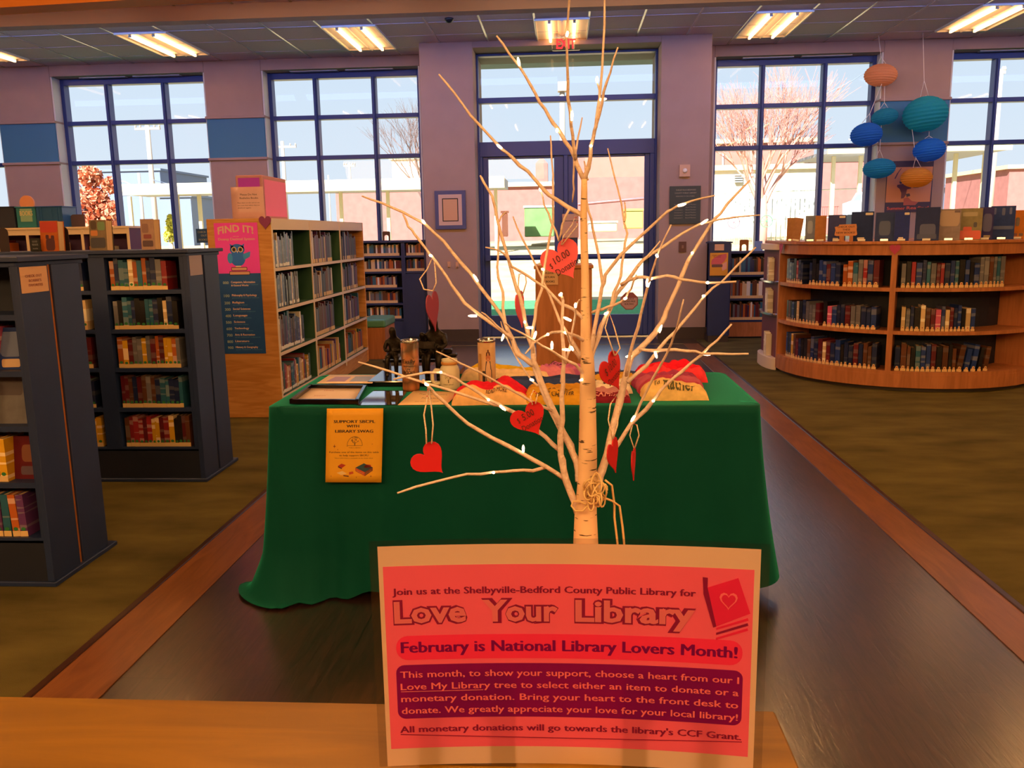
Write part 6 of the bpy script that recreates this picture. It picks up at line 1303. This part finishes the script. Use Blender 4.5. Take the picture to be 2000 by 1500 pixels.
# paper lanterns
def lantern(px, py, w, h, c, label, tilt, sy0, Y=11.25, strings=()):
    p = PY(px, py, Y); R = w/2/F_PX*Y; H = h/2/F_PX*Y; o = empty('paper_lantern', p, label, 'lantern', 'paper lanterns hanging by the pillar'); n = 40; m_ = 13
    m = bpy.data.materials.new('lantern_paper_'+c[1:]); t = NT(m); t.b.inputs['Base Color'].default_value = lin(c); t.b.inputs['Roughness'].default_value = .8
    tr = t.new('BsdfTranslucent'); tr.inputs[0].default_value = lin(c); mx = t.new('MixShader'); mx.inputs[0].default_value = .62; t.link(t.b.outputs[0], mx.inputs[1]); t.link(tr.outputs[0], mx.inputs[2]); t.link(mx.outputs[0], t.out.inputs[0])
    b = MB(); prof = []
    for i in range(m_*2+1):
        a = -PI/2+.16+(PI-.32)*i/(m_*2); rib = 1-.045*(i % 2); prof.append((R*math.cos(a)*rib, H*math.sin(a)))
    k = len(prof); vs = [(r*math.cos(2*PI*j/n), r*math.sin(2*PI*j/n), z) for r, z in prof for j in range(n)]; rot = Matrix.Rotation(tilt, 3, 'Y')
    vs = [p+rot @ V(*v) for v in vs]; fs = [(i*n+j, i*n+(j+1) % n, (i+1)*n+(j+1) % n, (i+1)*n+j) for i in range(k-1) for j in range(n)]; b.add(vs, fs, 0, False); b.build('paper_shade', m, o)
    w_ = MB(); r0 = prof[0][0]
    for s, (r, z) in ((0, prof[0]), (1, prof[-1])): w_.tube([p+rot @ V(r*math.cos(a), r*math.sin(a), z) for a in [2*PI*i/16 for i in range(17)]], .004, 5)
    w_.tube([p+rot @ V(0, 0, prof[0][1]), p+rot @ V(0, 0, prof[-1][1])], .003, 5); w_.tube([p+rot @ V(-prof[-1][0], 0, prof[-1][1]), p+rot @ V(prof[-1][0], 0, prof[-1][1])], .003, 5); w_.build('wire_frame', M['steel'], o)
    s_ = MB(); top = p+rot @ V(0, 0, prof[-1][1]); tgt = V(PY(px, sy0, Y).x if not strings else PY(strings[0], sy0, Y).x, Y, PY(px, sy0, Y).z if sy0 > 0 else ZC)
    s_.tube([top+V(-.05, 0, 0), (top.lerp(tgt, .25)), tgt], .0035, 5); s_.tube([top+V(.05, 0, 0), (top.lerp(tgt, .25))], .0035, 5); s_.build('string', M['white'], o)
lantern(1720, 147, 58, 39, '#ffc898', 'peach paper lantern, topmost of the hanging group', .06, -1, 11.25)
lantern(1728, 228, 47, 30, '#38b4d0', 'small teal paper lantern just under the peach one', -.12, 165)
lantern(1692, 263, 57, 42, '#3a94e8', 'blue paper lantern in front of the window edge', -.08, 165, 11.15, (1722,))
lantern(1717, 329, 58, 36, '#38b4d8', 'teal paper lantern, lowest in the left string', -.05, 240, 11.25, (1722,))
lantern(1807, 223, 78, 63, '#34c4d4', 'largest lantern, big ribbed turquoise one', -.1, -1, 11.2)
lantern(1815, 293, 57, 42, '#389cf4', 'blue paper lantern under the big turquoise one', -.1, 250, 11.2)
lantern(1790, 347, 56, 36, '#ffc050', 'yellow paper lantern in front of the poster', 0, 248, 11.2, (1781,))
